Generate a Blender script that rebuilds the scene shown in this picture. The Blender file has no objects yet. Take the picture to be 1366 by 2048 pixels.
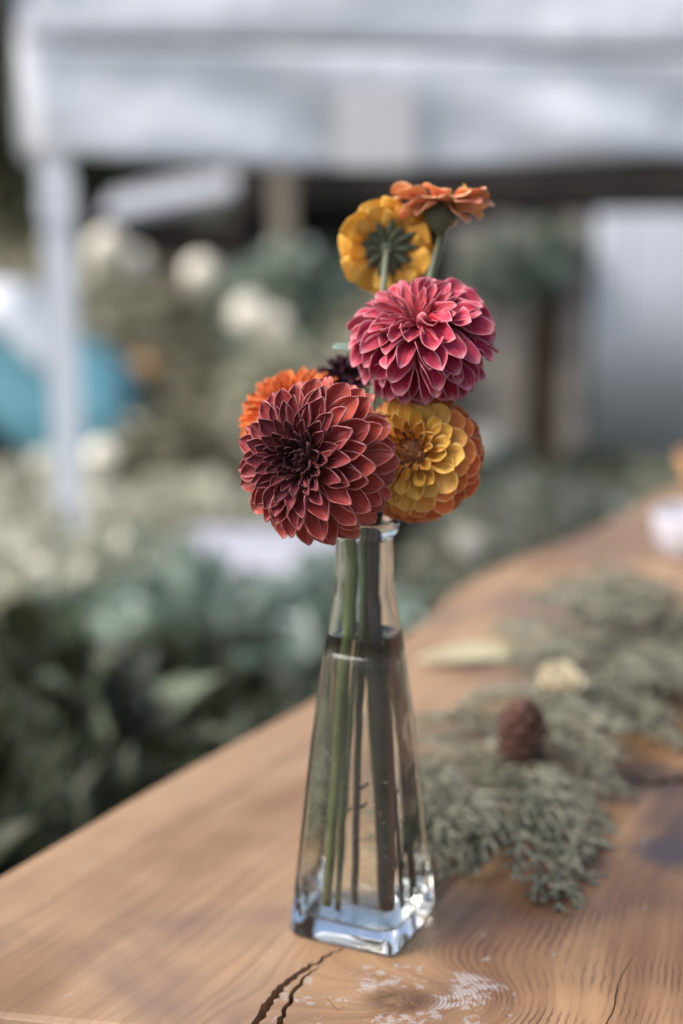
import bpy, bmesh, math, random
from mathutils import Vector, Matrix, noise
import numpy as np
R = math.radians
rnd = random.Random(7)
sc = bpy.context.scene
C = sc.collection

# ------------------------------------------------------------------ camera, sky, sun, exposure
TZ = 0.95                      # table top height
EYE = TZ + 0.362               # camera height
PITCH = math.atan((1024 - 400) / 2844.4)
FPX = 2844.4
cd = bpy.data.cameras.new('camera'); cam = bpy.data.objects.new('camera', cd); C.objects.link(cam)
cd.sensor_fit = 'VERTICAL'; cd.sensor_height = 36; cd.lens = 50
cd.clip_start = 0.02; cd.clip_end = 500
cam.location = (0, 0, EYE); cam.rotation_euler = (R(90) - PITCH, 0, 0)
cd.dof.use_dof = True; cd.dof.focus_distance = 0.632; cd.dof.aperture_fstop = 2.7
sc.camera = cam
w = bpy.data.worlds.new('World'); sc.world = w; w.use_nodes = True
SUN = Vector((-0.62, -0.17, 0.76)).normalized()
nt = w.node_tree; sky = nt.nodes.new('ShaderNodeTexSky'); sky.sky_type = 'NISHITA'; sky.sun_disc = False
sky.sun_elevation = math.asin(SUN.z); sky.sun_rotation = math.atan2(SUN.x, SUN.y)
sky.air_density = 0.8; sky.dust_density = 4.0; sky.ozone_density = 0.5
nt.links.new(sky.outputs[0], nt.nodes['Background'].inputs[0]); nt.nodes['Background'].inputs[1].default_value = 0.10
sl = bpy.data.lights.new('sun', 'SUN'); sl.energy = 1.5; sl.angle = R(36); sl.color = (1, 0.975, 0.94)
so = bpy.data.objects.new('sun', sl); C.objects.link(so); so.location = (-4, 1, 8)
so.rotation_euler = SUN.to_track_quat('Z', 'Y').to_euler()
sc.view_settings.view_transform = 'Standard'; sc.view_settings.look = 'None'
sc.view_settings.gamma = 1; sc.view_settings.use_curve_mapping = False
sc.view_settings.exposure = 1.38
sc.render.engine = 'CYCLES'
sc.cycles.use_denoising = True
sc.cycles.max_bounces = 14; sc.cycles.transmission_bounces = 14; sc.cycles.diffuse_bounces = 4
sc.cycles.caustics_refractive = True; sc.cycles.caustics_reflective = True; sc.cycles.blur_glossy = 0.3
sc.cycles.sample_clamp_indirect = 8

# ------------------------------------------------------------------ pixel helpers (source pixels 1366 x 2048)
cR = Vector((1, 0, 0)); cU = Vector((0, math.sin(PITCH), math.cos(PITCH))); cF = Vector((0, math.cos(PITCH), -math.sin(PITCH)))
CAM = Vector((0, 0, EYE))
def ray(px, py): return cF + cR * ((px - 683) / FPX) + cU * ((1024 - py) / FPX)
def onz(px, py, z=TZ):
    d = ray(px, py); return CAM + d * ((z - EYE) / d.z)
def aty(px, py, Y):
    d = ray(px, py); return CAM + d * (Y / d.y)
def atd(px, py, depth): return CAM + ray(px, py) * depth
def camdir(x, y, z): return (cR * x + cU * y - cF * z).normalized()      # z: towards the camera

# ------------------------------------------------------------------ object helpers
def tag(o, label=None, cat=None, group=None, kind=None):
    if label: o['label'] = label
    if cat: o['category'] = cat
    if group: o['group'] = group
    if kind: o['kind'] = kind
    return o
def mesh(name, verts, faces, mat=None, smooth=False, uvs=None):
    m = bpy.data.meshes.new(name); m.from_pydata([tuple(v) for v in verts], [], faces)
    if uvs is not None:
        ul = m.uv_layers.new(name='UVMap')
        for l in m.loops: ul.data[l.index].uv = uvs[l.vertex_index]
    if smooth: m.polygons.foreach_set('use_smooth', [True] * len(m.polygons))
    if mat: m.materials.append(mat)
    m.update(); return m
def obj(name, me, parent=None, loc=None):
    o = bpy.data.objects.new(name, me); C.objects.link(o)
    if parent: o.parent = parent
    if loc is not None: o.location = loc
    return o
def thing(name, label, cat, loc, group=None):
    return tag(obj(name, None, None, loc), label, cat, group)
def put(o, M):          # world matrix on a child of an unrotated, unscaled root
    p = o.parent
    base = Vector((0, 0, 0))
    while p is not None: base += p.location; p = p.parent
    o.matrix_basis = Matrix.Translation(-base) @ M
class MB:
    def __init__(s): s.v = []; s.f = []
    def add(s, vs, fs):
        n = len(s.v); s.v += [Vector(v) for v in vs]; s.f += [tuple(i + n for i in f) for f in fs]
    def box(s, c, size, M=None):
        x, y, z = [k / 2 for k in size]; c = Vector(c)
        vs = [Vector((a * x, b * y, d * z)) for a in (-1, 1) for b in (-1, 1) for d in (-1, 1)]
        if M: vs = [M @ v for v in vs]
        s.add([v + c for v in vs], [(0, 1, 3, 2), (4, 6, 7, 5), (0, 4, 5, 1), (2, 3, 7, 6), (0, 2, 6, 4), (1, 5, 7, 3)])
    def tube(s, pts, rad, seg=8, cap=True):
        pts = [Vector(p) for p in pts]; n = len(pts); t0 = (pts[1] - pts[0]).normalized()
        a = t0.orthogonal().normalized(); rings = []
        for i, p in enumerate(pts):
            t = (pts[min(i + 1, n - 1)] - pts[max(i - 1, 0)]).normalized()
            a = (a - t * a.dot(t)).normalized(); b = t.cross(a)
            r = rad[i] if isinstance(rad, (list, tuple)) else rad
            rings.append([p + (a * math.cos(q) + b * math.sin(q)) * r for q in [2 * math.pi * k / seg for k in range(seg)]])
        fs = []
        for i in range(n - 1):
            for k in range(seg): fs.append((i * seg + k, i * seg + (k + 1) % seg, (i + 1) * seg + (k + 1) % seg, (i + 1) * seg + k))
        if cap: fs.append(tuple(range(seg))[::-1]); fs.append(tuple((n - 1) * seg + k for k in range(seg)))
        s.add([v for r_ in rings for v in r_], fs)
    def build(s, name, mat, parent=None, smooth=False, world=True):
        base = Vector((0, 0, 0)); p = parent
        if world:
            while p is not None: base += p.location; p = p.parent
        return obj(name, mesh(name, [v - base for v in s.v], s.f, mat, smooth), parent)
def spline(pts, n=8):
    P = [Vector(p) for p in pts]; P = [P[0] * 2 - P[1]] + P + [P[-1] * 2 - P[-2]]; out = []
    for i in range(1, len(P) - 2):
        for k in range(n):
            t = k / n; a, b, c, d = P[i - 1:i + 3]
            out.append(0.5 * ((2 * b) + (c - a) * t + (2 * a - 5 * b + 4 * c - d) * t * t + (3 * b - a - 3 * c + d) * t ** 3))
    out.append(P[-2]); return out

# ------------------------------------------------------------------ materials
def lin(r, g, b):
    f = lambda c: (c / 255 / 12.92) if c <= 10 else ((c / 255 + 0.055) / 1.055) ** 2.4
    return (f(r), f(g), f(b), 1)
class NT:
    def __init__(s, name):
        s.m = bpy.data.materials.new(name); s.m.use_nodes = True; s.t = s.m.node_tree
        s.b = s.t.nodes['Principled BSDF']; s.out = s.t.nodes['Material Output']
    def n(s, typ, **kw):
        nd = s.t.nodes.new('ShaderNode' + typ)
        for k, v in kw.items(): setattr(nd, k, v)
        return nd
    def put(s, sock, v):
        if isinstance(v, bpy.types.NodeSocket): s.t.links.new(v, sock)
        elif v is not None: sock.default_value = v
    def math(s, op, a, b=None, c=None, clamp=False):
        nd = s.n('Math', operation=op, use_clamp=clamp)
        for i, v in enumerate((a, b, c)): s.put(nd.inputs[i], v)
        return nd.outputs[0]
    def vm(s, op, a, b=None):
        nd = s.n('VectorMath', operation=op); s.put(nd.inputs[0], a); s.put(nd.inputs[1], b)
        return nd.outputs['Value'] if op in ('DOT_PRODUCT', 'LENGTH', 'DISTANCE') else nd.outputs[0]
    def mix(s, f, a, b, blend='MIX'):
        nd = s.n('Mix', data_type='RGBA', blend_type=blend)
        s.put(nd.inputs[0], f); s.put(nd.inputs[6], a); s.put(nd.inputs[7], b); return nd.outputs[2]
    def noise(s, vec, scale, detail=3, rough=0.55, out=0, dist=0):
        nd = s.n('TexNoise'); s.put(nd.inputs['Vector'], vec); nd.inputs['Scale'].default_value = scale
        nd.inputs['Detail'].default_value = detail; nd.inputs['Roughness'].default_value = rough
        nd.inputs['Distortion'].default_value = dist
        return nd.outputs[out]
    def smooth(s, v, a, b, lo=0.0, hi=1.0):
        nd = s.n('MapRange', interpolation_type='SMOOTHSTEP'); s.put(nd.inputs[0], v)
        nd.inputs[1].default_value = a; nd.inputs[2].default_value = b; nd.inputs[3].default_value = lo; nd.inputs[4].default_value = hi
        return nd.outputs[0]
    def ramp(s, v, stops):
        nd = s.n('ValToRGB'); s.put(nd.inputs[0], v); e = nd.color_ramp.elements
        while len(e) < len(stops): e.new(0.5)
        for el, (p, c) in zip(e, stops): el.position = p; el.color = c
        return nd.outputs[0]
    def bump(s, h, strength, dist):
        nd = s.n('Bump'); nd.inputs['Strength'].default_value = strength; nd.inputs['Distance'].default_value = dist
        s.put(nd.inputs['Height'], h); s.put(s.b.inputs['Normal'], nd.outputs[0]); return nd.outputs[0]
    def set(s, **kw):
        for k, v in kw.items(): s.put(s.b.inputs[k.replace('_', ' ')], v)
        return s.m
def simple(name, col, rough=0.7, var=0.15, scale=8, bump=0.0, bdist=0.005, **kw):
    t = NT(name); tc = t.n('TexCoord').outputs['Object']
    f = t.noise(tc, scale, 4)
    c = t.mix(t.smooth(f, 0.3, 0.7), tuple(k * (1 - var) for k in col[:3]) + (1,), tuple(min(1, k * (1 + var)) for k in col[:3]) + (1,))
    t.set(Base_Color=c, Roughness=rough, **kw)
    if bump: t.bump(t.noise(tc, scale * 6, 4), bump, bdist)
    return t.m

def petal_mat(name, edge, base, edge_amt=0.7, edge_w=(0.72, 0.97), base_w=(0.05, 0.55), transl=0.3, rough=0.55, tipc=None, tip_w=(0.75, 1.0), vein=0.28, wilt=None, back=None, backmix=0.6, _b=False):
    if back and not _b:
        a_ = (name, edge, base, edge_amt, edge_w, base_w, transl, rough, tipc, tip_w, vein, wilt, back, backmix)
        return (petal_mat(*a_, True), petal_mat(name + '_underside', edge, base, edge_amt, edge_w, (-1, -0.5), transl, rough, None, tip_w, vein * 0.6, wilt, back, backmix, 2))
    t = NT(name); uv = t.n('UVMap').outputs[0]; sx = t.n('SeparateXYZ'); t.put(sx.inputs[0], uv)
    u, v = sx.outputs[0], sx.outputs[1]
    e = t.math('ABSOLUTE', t.math('SUBTRACT', t.math('MULTIPLY', u, 2.0), 1.0))
    oi = t.n('ObjectInfo'); rn = oi.outputs['Random']
    cb = t.n('CombineXYZ'); t.put(cb.inputs[0], t.math('MULTIPLY', u, 14.0)); t.put(cb.inputs[1], t.math('MULTIPLY', v, 1.6)); t.put(cb.inputs[2], t.math('MULTIPLY', rn, 37.0))
    vn = t.noise(cb.outputs[0], 1.0, 4, 0.6)
    col = t.mix(t.math('MULTIPLY', t.smooth(v, base_w[0], base_w[1], 1, 0), oi.outputs['Alpha']), oi.outputs['Color'], base)
    if _b == 2: col = t.mix(t.math('MULTIPLY', t.math('ADD', t.math('MULTIPLY', oi.outputs['Alpha'], 0.8), 0.2), backmix), oi.outputs['Color'], back)
    if tipc: col = t.mix(t.smooth(v, tip_w[0], tip_w[1]), col, tipc)
    em = t.math('MAXIMUM', t.smooth(e, edge_w[0], edge_w[1]), t.smooth(v, 0.88, 1.0))
    em = t.math('MULTIPLY', em, t.smooth(v, 0.15, 0.5))
    col = t.mix(t.math('MULTIPLY', t.math('MULTIPLY', em, t.math('ADD', t.math('MULTIPLY', oi.outputs['Alpha'], 0.85), 0.15)), edge_amt), col, edge)
    col = t.mix(t.smooth(vn, 0.35, 0.75, 0, vein), col, tuple(k * 0.55 for k in base[:3]) + (1,))
    col = t.mix(t.smooth(vn, 0.45, 0.25, 0, vein * 0.8), col, edge)
    if wilt:
        wn = t.noise(cb.outputs[0], 0.55, 3, 0.6)
        col = t.mix(t.math('MULTIPLY', t.smooth(wn, 0.55, 0.72), t.smooth(v, 0.6, 0.95, 0, 0.8)), col, wilt)
    hs = t.n('HueSaturation'); t.put(hs.inputs['Color'], col); t.put(hs.inputs['Value'], t.math('ADD', t.math('MULTIPLY', rn, 0.34), 0.83))
    col = hs.outputs[0]
    t.set(Base_Color=col, Roughness=rough)
    t.b.inputs['Sheen Weight'].default_value = 0.15; t.b.inputs['Sheen Roughness'].default_value = 0.4
    t.b.inputs['Specular IOR Level'].default_value = 0.35
    nb = t.bump(vn, 0.35, 0.0006)
    tr = t.n('BsdfTranslucent'); t.put(tr.inputs[0], col); t.put(tr.inputs['Normal'], nb)
    mx = t.n('MixShader'); mx.inputs[0].default_value = transl
    t.t.links.new(t.b.outputs[0], mx.inputs[1]); t.t.links.new(tr.outputs[0], mx.inputs[2]); t.t.links.new(mx.outputs[0], t.out.inputs[0])
    return t.m
def leaf_mat(name, c1, c2, rough=0.45, transl=0.25, spec=0.5, scale=3.0, glint=None, share=0.9):
    t = NT(name); ri = t.n('NewGeometry').outputs['Random Per Island']
    tc = t.n('TexCoord').outputs['Object']
    f = t.math('ADD', t.math('MULTIPLY', ri, 0.6), t.math('MULTIPLY', t.noise(tc, scale, 2), 0.4))
    col = t.mix(t.smooth(f, 0.15, 0.85), c1, c2)
    if glint: col = t.mix(t.smooth(t.math('FRACT', t.math('MULTIPLY', ri, 7.31)), share - 0.02, share + 0.02), col, glint)  # a share of leaves painted pale to stand for sky glints
    t.set(Base_Color=col, Roughness=rough); t.b.inputs['Specular IOR Level'].default_value = spec
    tr = t.n('BsdfTranslucent'); t.put(tr.inputs[0], col)
    mx = t.n('MixShader'); mx.inputs[0].default_value = transl
    t.t.links.new(t.b.outputs[0], mx.inputs[1]); t.t.links.new(tr.outputs[0], mx.inputs[2]); t.t.links.new(mx.outputs[0], t.out.inputs[0])
    return t.m

M = {}
M['stem_green'] = simple('stem_green', (0.115, 0.135, 0.045), 0.45, 0.3, 60, 0.2, 0.0004)
M['stem_dark'] = simple('stem_dark', (0.038, 0.024, 0.022), 0.5, 0.4, 70, 0.3, 0.0006)
M['stem_olive'] = simple('stem_olive', (0.075, 0.085, 0.035), 0.5, 0.3, 60, 0.2, 0.0005)
M['stem_grey'] = simple('stem_grey', (0.15, 0.17, 0.10), 0.6, 0.2, 60)
M['sepal'] = simple('sepal', (0.07, 0.085, 0.05), 0.6, 0.3, 80)
M['core'] = simple('flower_core', (0.03, 0.012, 0.012), 0.8, 0.3, 60)
M['core_orange'] = simple('flower_core_orange', (0.16, 0.05, 0.012), 0.8, 0.3, 60)
M['leafgrey'] = simple('grey_green_leaf', (0.17, 0.23, 0.19), 0.55, 0.2, 40)
M['stamen'] = simple('stamen_yellow', (0.6, 0.36, 0.06), 0.6, 0.2, 80)

# wood of the slab --------------------------------------------------------------
GD = Vector((0.489, 0.872, 0)); GN = Vector((0.872, -0.489, 0))
KNOT = onz(795, 2002)
def wood_material():
    t = NT('slab_wood'); P = t.vm('ADD', t.n('TexCoord').outputs['Object'], (0.35, 1.2, 0))
    wob = t.noise(P, 9, 2, 0.5, out=1)
    wv = t.vm('SCALE', t.vm('SUBTRACT', wob, (0.5, 0.5, 0.5))); wv.node.inputs['Scale'].default_value = 0.009
    fine = t.noise(P, 70, 2, 0.5, out=1)
    fv = t.vm('SCALE', t.vm('SUBTRACT', fine, (0.5, 0.5, 0.5))); fv.node.inputs['Scale'].default_value = 0.0016
    Q = t.vm('ADD', t.vm('ADD', P, wv), fv)
    D = t.vm('SUBTRACT', Q, tuple(KNOT)); D = t.vm('MULTIPLY', D, (1, 1, 0))
    s = t.vm('DOT_PRODUCT', D, tuple(GN)); g = t.vm('DOT_PRODUCT', D, tuple(GD))
    De = t.vm('MULTIPLY', D, (0.82, 1.35, 0)); r = t.vm('LENGTH', De)
    bump_ = t.math('MULTIPLY', t.math('EXPONENT', t.math('MULTIPLY', t.math('POWER', t.math('DIVIDE', r, 0.036), 2.0), -1.0)), -0.058)
    # grain on the right swings towards the far end
    swing = t.math('MULTIPLY', t.math('MULTIPLY', t.smooth(s, 0.0, 0.10), t.smooth(g, 0.22, -0.02)), -0.035)
    q = t.math('ADD', t.math('ADD', s, bump_), swing)
    right = t.smooth(s, -0.035, 0.02)
    ringv = t.math('SINE', t.math('ADD', t.math('MULTIPLY', q, 2 * math.pi / 0.0033), t.math('ADD', t.math('MULTIPLY', t.noise(P, 32, 3, 0.6), 9.0), t.math('MULTIPLY', t.noise(P, 140, 2), 2.6))))
    ringf = t.math('SINE', t.math('ADD', t.math('MULTIPLY', q, 2 * math.pi / 0.0105), t.math('MULTIPLY', t.noise(P, 14, 2), 9.0)))
    cb = t.n('CombineXYZ'); t.put(cb.inputs[0], t.math('MULTIPLY', q, 260.0)); t.put(cb.inputs[1], t.math('MULTIPLY', g, 9.0))
    fib = t.noise(cb.outputs[0], 1.0, 5, 0.65)
    cb2 = t.n('CombineXYZ'); t.put(cb2.inputs[0], t.math('MULTIPLY', q, 34.0)); t.put(cb2.inputs[1], t.math('MULTIPLY', g, 2.6))
    band = t.noise(cb2.outputs[0], 1.0, 4, 0.6)
    blot = t.noise(P, 5.5, 3, 0.55)
    col = t.ramp(band, [(0.28, (0.13, 0.062, 0.028, 1)), (0.42, (0.28, 0.145, 0.064, 1)), (0.55, (0.42, 0.245, 0.115, 1)), (0.75, (0.50, 0.33, 0.185, 1))])
    left = (0.46, 0.305, 0.18, 1)
    col = t.mix(t.smooth(s, 0.02, -0.08, 0, 0.55), col, left)
    col = t.mix(t.smooth(blot, 0.48, 0.7, 0, 0.65), col, (0.17, 0.08, 0.036, 1))
    col = t.mix(t.smooth(fib, 0.45, 0.75, 0, 0.5), col, (0.20, 0.10, 0.055, 1))
    rr = t.math('MULTIPLY', t.smooth(ringv, 0.1, 0.95), t.math('MULTIPLY', t.smooth(t.noise(P, 34, 4, 0.65), 0.36, 0.66), right))
    col = t.mix(t.math('MULTIPLY', rr, 0.72), col, (0.075, 0.03, 0.018, 1))
    col = t.mix(t.math('MULTIPLY', t.smooth(ringf, 0.3, 1.0), 0.13), col, (0.12, 0.05, 0.028, 1))
    # purple grey weathering patches
    wp = t.noise(P, 8, 3, 0.6, dist=0.6)
    col = t.mix(t.smooth(wp, 0.52, 0.72, 0, 0.55), col, (0.15, 0.105, 0.098, 1))
    # dark knot heart and stain on the right
    kh = t.math('MULTIPLY', t.smooth(r, 0.020, 0.006), t.smooth(t.noise(P, 90, 3), 0.35, 0.6))
    col = t.mix(t.math('MULTIPLY', kh, 0.7), col, (0.06, 0.025, 0.016, 1))
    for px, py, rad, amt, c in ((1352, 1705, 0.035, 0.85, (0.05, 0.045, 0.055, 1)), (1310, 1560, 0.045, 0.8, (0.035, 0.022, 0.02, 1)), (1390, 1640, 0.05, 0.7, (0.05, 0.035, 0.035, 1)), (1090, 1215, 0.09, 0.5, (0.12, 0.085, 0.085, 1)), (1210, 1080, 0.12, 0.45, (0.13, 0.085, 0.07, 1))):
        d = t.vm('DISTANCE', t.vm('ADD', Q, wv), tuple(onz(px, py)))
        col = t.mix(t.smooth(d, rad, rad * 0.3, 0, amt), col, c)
    # worn white paint
    n1 = t.noise(P, 240, 5, 0.68); n2 = t.noise(P, 48, 2)
    ring = t.math('MULTIPLY', t.smooth(r, 0.050, 0.036), t.smooth(r, 0.009, 0.024))
    pm = t.smooth(t.math('ADD', t.math('MULTIPLY', n1, 0.5), t.math('MULTIPLY', n2, 0.5)), 0.505, 0.545)
    pm = t.math('MULTIPLY', t.math('MULTIPLY', pm, t.smooth(ring, 0.1, 0.6)), t.smooth(ringv, -0.2, 0.9, 1, 0.45))
    cb3 = t.n('CombineXYZ'); t.put(cb3.inputs[0], t.math('MULTIPLY', s, 170.0)); t.put(cb3.inputs[1], t.math('MULTIPLY', g, 34.0)); cb3.inputs[2].default_value = 3.3
    sm = t.math('MULTIPLY', t.smooth(t.noise(cb3.outputs[0], 1.0, 3, 0.6), 0.68, 0.73), t.smooth(t.noise(P, 11, 1), 0.42, 0.6))
    paint = t.math('MAXIMUM', pm, t.math('MULTIPLY', sm, 0.8))
    col = t.mix(t.math('MULTIPLY', paint, 0.62), col, (0.50, 0.49, 0.49, 1))
    hs = t.n('HueSaturation'); hs.inputs['Saturation'].default_value = 1.0; hs.inputs['Value'].default_value = 0.74; t.put(hs.inputs['Color'], col); col = hs.outputs[0]
    rough = t.math('ADD', t.math('MULTIPLY', fib, 0.25), 0.33)
    t.set(Base_Color=col, Roughness=rough); t.b.inputs['Specular IOR Level'].default_value = 0.5
    hgt = t.math('ADD', t.math('MULTIPLY', rr, -0.9), t.math('MULTIPLY', fib, -0.7)); hgt = t.math('ADD', hgt, t.math('MULTIPLY', paint, 0.5))
    t.bump(hgt, 0.35, 0.0007)
    return t.m
M['wood'] = wood_material()
M['wood_leg'] = simple('leg_wood', (0.2, 0.11, 0.06), 0.6, 0.3, 14)
t = NT('clear_glass'); tc = t.n('TexCoord').outputs['Object']
t.set(Base_Color=(0.95, 0.98, 0.965, 1), Roughness=0.0, IOR=1.5, Transmission_Weight=1.0)
t.bump(t.math('ADD', t.noise(tc, 30, 2), t.math('MULTIPLY', t.noise(tc, 900, 1), 0.03)), 0.22, 0.0012); M['glass'] = t.m
t = NT('vase_water'); t.set(Base_Color=(0.985, 0.985, 0.96, 1), Roughness=0.0, IOR=1.33, Transmission_Weight=1.0); M['water'] = t.m
M['bubble'] = simple('bubble', (0.75, 0.75, 0.72), 0.2, 0, 5)

# ------------------------------------------------------------------ ground
def ground():
    t = NT('garden_soil'); tc = t.n('TexCoord').outputs['Object']
    f = t.noise(tc, 1.1, 5, 0.65); g2 = t.noise(tc, 28, 4, 0.7)
    c = t.mix(t.smooth(f, 0.38, 0.62), (0.075, 0.085, 0.05, 1), (0.24, 0.22, 0.165, 1))
    c = t.mix(t.smooth(g2, 0.4, 0.7, 0, 0.6), c, (0.05, 0.048, 0.03, 1))
    t.set(Base_Color=c, Roughness=0.95); t.bump(g2, 0.6, 0.03)
    vs = []; fs = []; xs = [-120, -60, -30, -15, -8] + [k * 0.5 for k in range(-14, 15)] + [8, 15, 30, 60, 120]; ys = [-60, -20, -8] + [k * 0.5 for k in range(-8, 33)] + [20, 30, 50, 90, 160]
    for y in ys:
        for x in xs: vs.append((x, y, 0.05 * noise.noise((x * 0.5, y * 0.5, 0))))
    nx = len(xs)
    for j in range(len(ys) - 1):
        for i in range(nx - 1): fs.append((j * nx + i, j * nx + i + 1, (j + 1) * nx + i + 1, (j + 1) * nx + i))
    tag(obj('ground', mesh('ground', vs, fs, t.m, True)), 'bare garden soil and thin dry grass behind the table', None, None, 'structure')
ground()

# ------------------------------------------------------------------ table
def table():
    root = thing('slab_table', 'long live-edge wooden slab table with splits, a knot and worn white paint flecks', 'table', (0.35, 1.2, 0))
    edge = [(-90, 1795), (0, 1745), (150, 1658), (300, 1571), (470, 1478), (640, 1387), (760, 1303), (850, 1236), (905, 1180), (1000, 1127), (1180, 1058), (1366, 962)]
    pts = [onz(*p) for p in edge]; pts = [Vector((p.x, p.y, 0)) for p in spline(pts, 4)]
    pts += [pts[-1] + Vector((0.16, 0.30, 0)), pts[-1] + Vector((0.33, 0.62, 0))]
    far = pts[-1]
    a = onz(0, 2037) + Vector((0, -0.0075, 0)); b = onz(100, 2048) + Vector((0, -0.0075, 0)); d = (b - a).normalized(); d.z = 0
    l0 = a - d * ((a - pts[0]).dot(d) if False else 0.02)
    n0 = Vector((l0.x - 0.05, l0.y + 0.016, 0)); right = a + d * 0.86
    inner = [Vector((right.x, right.y, 0)), Vector((right.x + 0.35, right.y + 0.75, 0)), Vector((right.x + 0.62, right.y + 1.25, 0)), far + Vector((0.62, -0.22, 0))]
    side_r = [p for p in spline(inner, 5)]
    near = [Vector((n0.x, n0.y, 0)).lerp(Vector((right.x, right.y, 0)), k / 7) + Vector((0, 0.004 * math.sin(k * 2.1), 0)) for k in range(0, 7)]
    out = near + side_r + pts[::-1]
    n = len(out)
    # inward offsets
    cen = sum(out, Vector()) / n
    area = sum(out[i].x * out[(i + 1) % n].y - out[(i + 1) % n].x * out[i].y for i in range(n))
    def off(k, z):
        r_ = []
        for i in range(n):
            e = (out[(i + 1) % n] - out[i - 1]).normalized(); nn = Vector((-e.y, e.x, 0)) * (1 if area > 0 else -1)
            r_.append(out[i] + nn * k + Vector((0, 0, z)))
        return r_
    loops = [off(0.0055, TZ), off(0.0018, TZ - 0.0016), off(0, TZ - 0.005), off(-0.003, TZ - 0.022), off(0.004, TZ - 0.045), off(0.02, TZ - 0.058)]
    vs = [v for l in loops for v in l]; fs = []
    for j in range(len(loops) - 1):
        for i in range(n): fs.append((j * n + i, (j + 1) * n + i, (j + 1) * n + (i + 1) % n, j * n + (i + 1) % n))
    fs.append(tuple(range(n))); fs.append(tuple((len(loops) - 1) * n + i for i in range(n))[::-1])
    me = mesh('tabletop', [v - root.location for v in vs], fs, M['wood'])
    bm = bmesh.new(); bm.from_mesh(me); bmesh.ops.recalc_face_normals(bm, faces=bm.faces); bm.to_mesh(me); bm.free()
    top = obj('tabletop', me, root)
    # splits cut into the slab
    cut = MB()
    def crack(px, width, depth, seed, step=4, taper=True):
        r_ = random.Random(seed); pl = spline([onz(*p) for p in px], step); L = []; n_ = len(pl)
        for i, p in enumerate(pl):
            e = (pl[min(i + 1, n_ - 1)] - pl[max(i - 1, 0)]).normalized(); nn = Vector((-e.y, e.x, 0))
            f = i / (n_ - 1); ww = width * (0.75 + 0.5 * r_.random())
            if taper: ww *= min(1, 0.12 + 3.2 * min(f, 1 - f) if taper == 2 else 0.12 + 2.2 * f)
            p = p + nn * (r_.random() - 0.5) * width * 0.6
            L.append((p + nn * ww / 2 + Vector((0, 0, 0.002)), p - nn * ww / 2 + Vector((0, 0, 0.002)), p - nn * ww * 0.22 - Vector((0, 0, depth)), p + nn * ww * 0.22 - Vector((0, 0, depth))))
        vs = [v - root.location for q in L for v in q]; fs = []
        for i in range(n_ - 1):
            for k in range(4): fs.append((i * 4 + k, i * 4 + (k + 1) % 4, i * 4 + 4 + (k + 1) % 4, i * 4 + 4 + k))
        fs += [(3, 2, 1, 0), tuple((n_ - 1) * 4 + k for k in range(4))]
        cut.add(vs, fs)
    crack([(700, 1888), (668, 1906), (632, 1926), (603, 1944), (572, 1968), (548, 1992), (528, 2018), (514, 2044), (500, 2075), (480, 2120)], 0.0042, 0.03, 1)
    crack([(648, 1928), (616, 1949), (594, 1974), (580, 2002), (566, 2030), (552, 2060), (540, 2110)], 0.0028, 0.02, 2)
    crack([(1278, 1893), (1262, 1920), (1240, 1958), (1232, 1990), (1226, 2020), (1212, 2050), (1200, 2080)], 0.0007, 0.006, 3)
    crack([(735, 1993), (752, 1998), (768, 1993), (790, 1990), (812, 2000), (826, 2018), (838, 2045)], 0.0006, 0.004, 4, 3, 2)
    crack([(846, 1992), (872, 1996), (900, 2006), (922, 2004)], 0.0006, 0.004, 5, 3, 2)
    crack([(842, 1962), (880, 1966), (926, 1978)], 0.0005, 0.004, 6, 3, 2)
    crack([(640, 1985), (660, 2002), (676, 2020), (690, 2010)], 0.0006, 0.004, 8, 3, 2)
    crack([(1252, 1545), (1300, 1566), (1366, 1560), (1420, 1580)], 0.010, 0.03, 7, 4, 2)
    cm = mesh('cutter', cut.v, cut.f); bm = bmesh.new(); bm.from_mesh(cm); bmesh.ops.recalc_face_normals(bm, faces=bm.faces); bm.to_mesh(cm); bm.free()
    co = obj('cutter', cm, root); md = top.modifiers.new('b', 'BOOLEAN'); md.object = co; md.operation = 'DIFFERENCE'; md.solver = 'EXACT'
    bpy.context.view_layer.update()
    ev = top.evaluated_get(bpy.context.evaluated_depsgraph_get()); nm = bpy.data.meshes.new_from_object(ev)
    top.modifiers.clear(); top.data = nm; bpy.data.objects.remove(co)
    for p in ((0.02, 0.80), (0.62, 0.72), (0.62, 1.92), (1.12, 1.85)):
        m = MB(); m.box((p[0], p[1], (TZ - 0.058) / 2), (0.08, 0.08, TZ - 0.058)); m.build('leg', M['wood_leg'], root)
table()

# ------------------------------------------------------------------ vase and water
pL, pN, pR = onz(575, 1870), onz(790, 1920), onz(872, 1815)
VC = (pL + pR) / 2; e1 = (pL - pN); VROT = math.atan2(e1.y, e1.x)
VH = 0.2125
def zpx(py):
    d = ray(735, py); return (CAM + d * (VC.y / d.y)).z - TZ
ZSH = zpx(1168); ZW = zpx(1263)
SEG = 64
def section(half, sq, z):       # sq 1: rounded square, 0: circle
    out = []
    for k in range(SEG):
        a = 2 * math.pi * (k + 0.5) / SEG; n_ = 2 + 9 * sq ** 1.3
        r_ = half / ((abs(math.cos(a)) ** n_ + abs(math.sin(a)) ** n_) ** (1 / n_))
        out.append(Vector((r_ * math.cos(a + VROT), r_ * math.sin(a + VROT), z)))
    return out
def skin(secs):
    vs = [v for s in secs for v in s]; fs = []
    for j in range(len(secs) - 1):
        for k in range(SEG): fs.append((j * SEG + k, j * SEG + (k + 1) % SEG, (j + 1) * SEG + (k + 1) % SEG, (j + 1) * SEG + k))
    fs.append(tuple(range(SEG))[::-1]); fs.append(tuple((len(secs) - 1) * SEG + k for k in range(SEG)))
    return vs, fs
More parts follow.
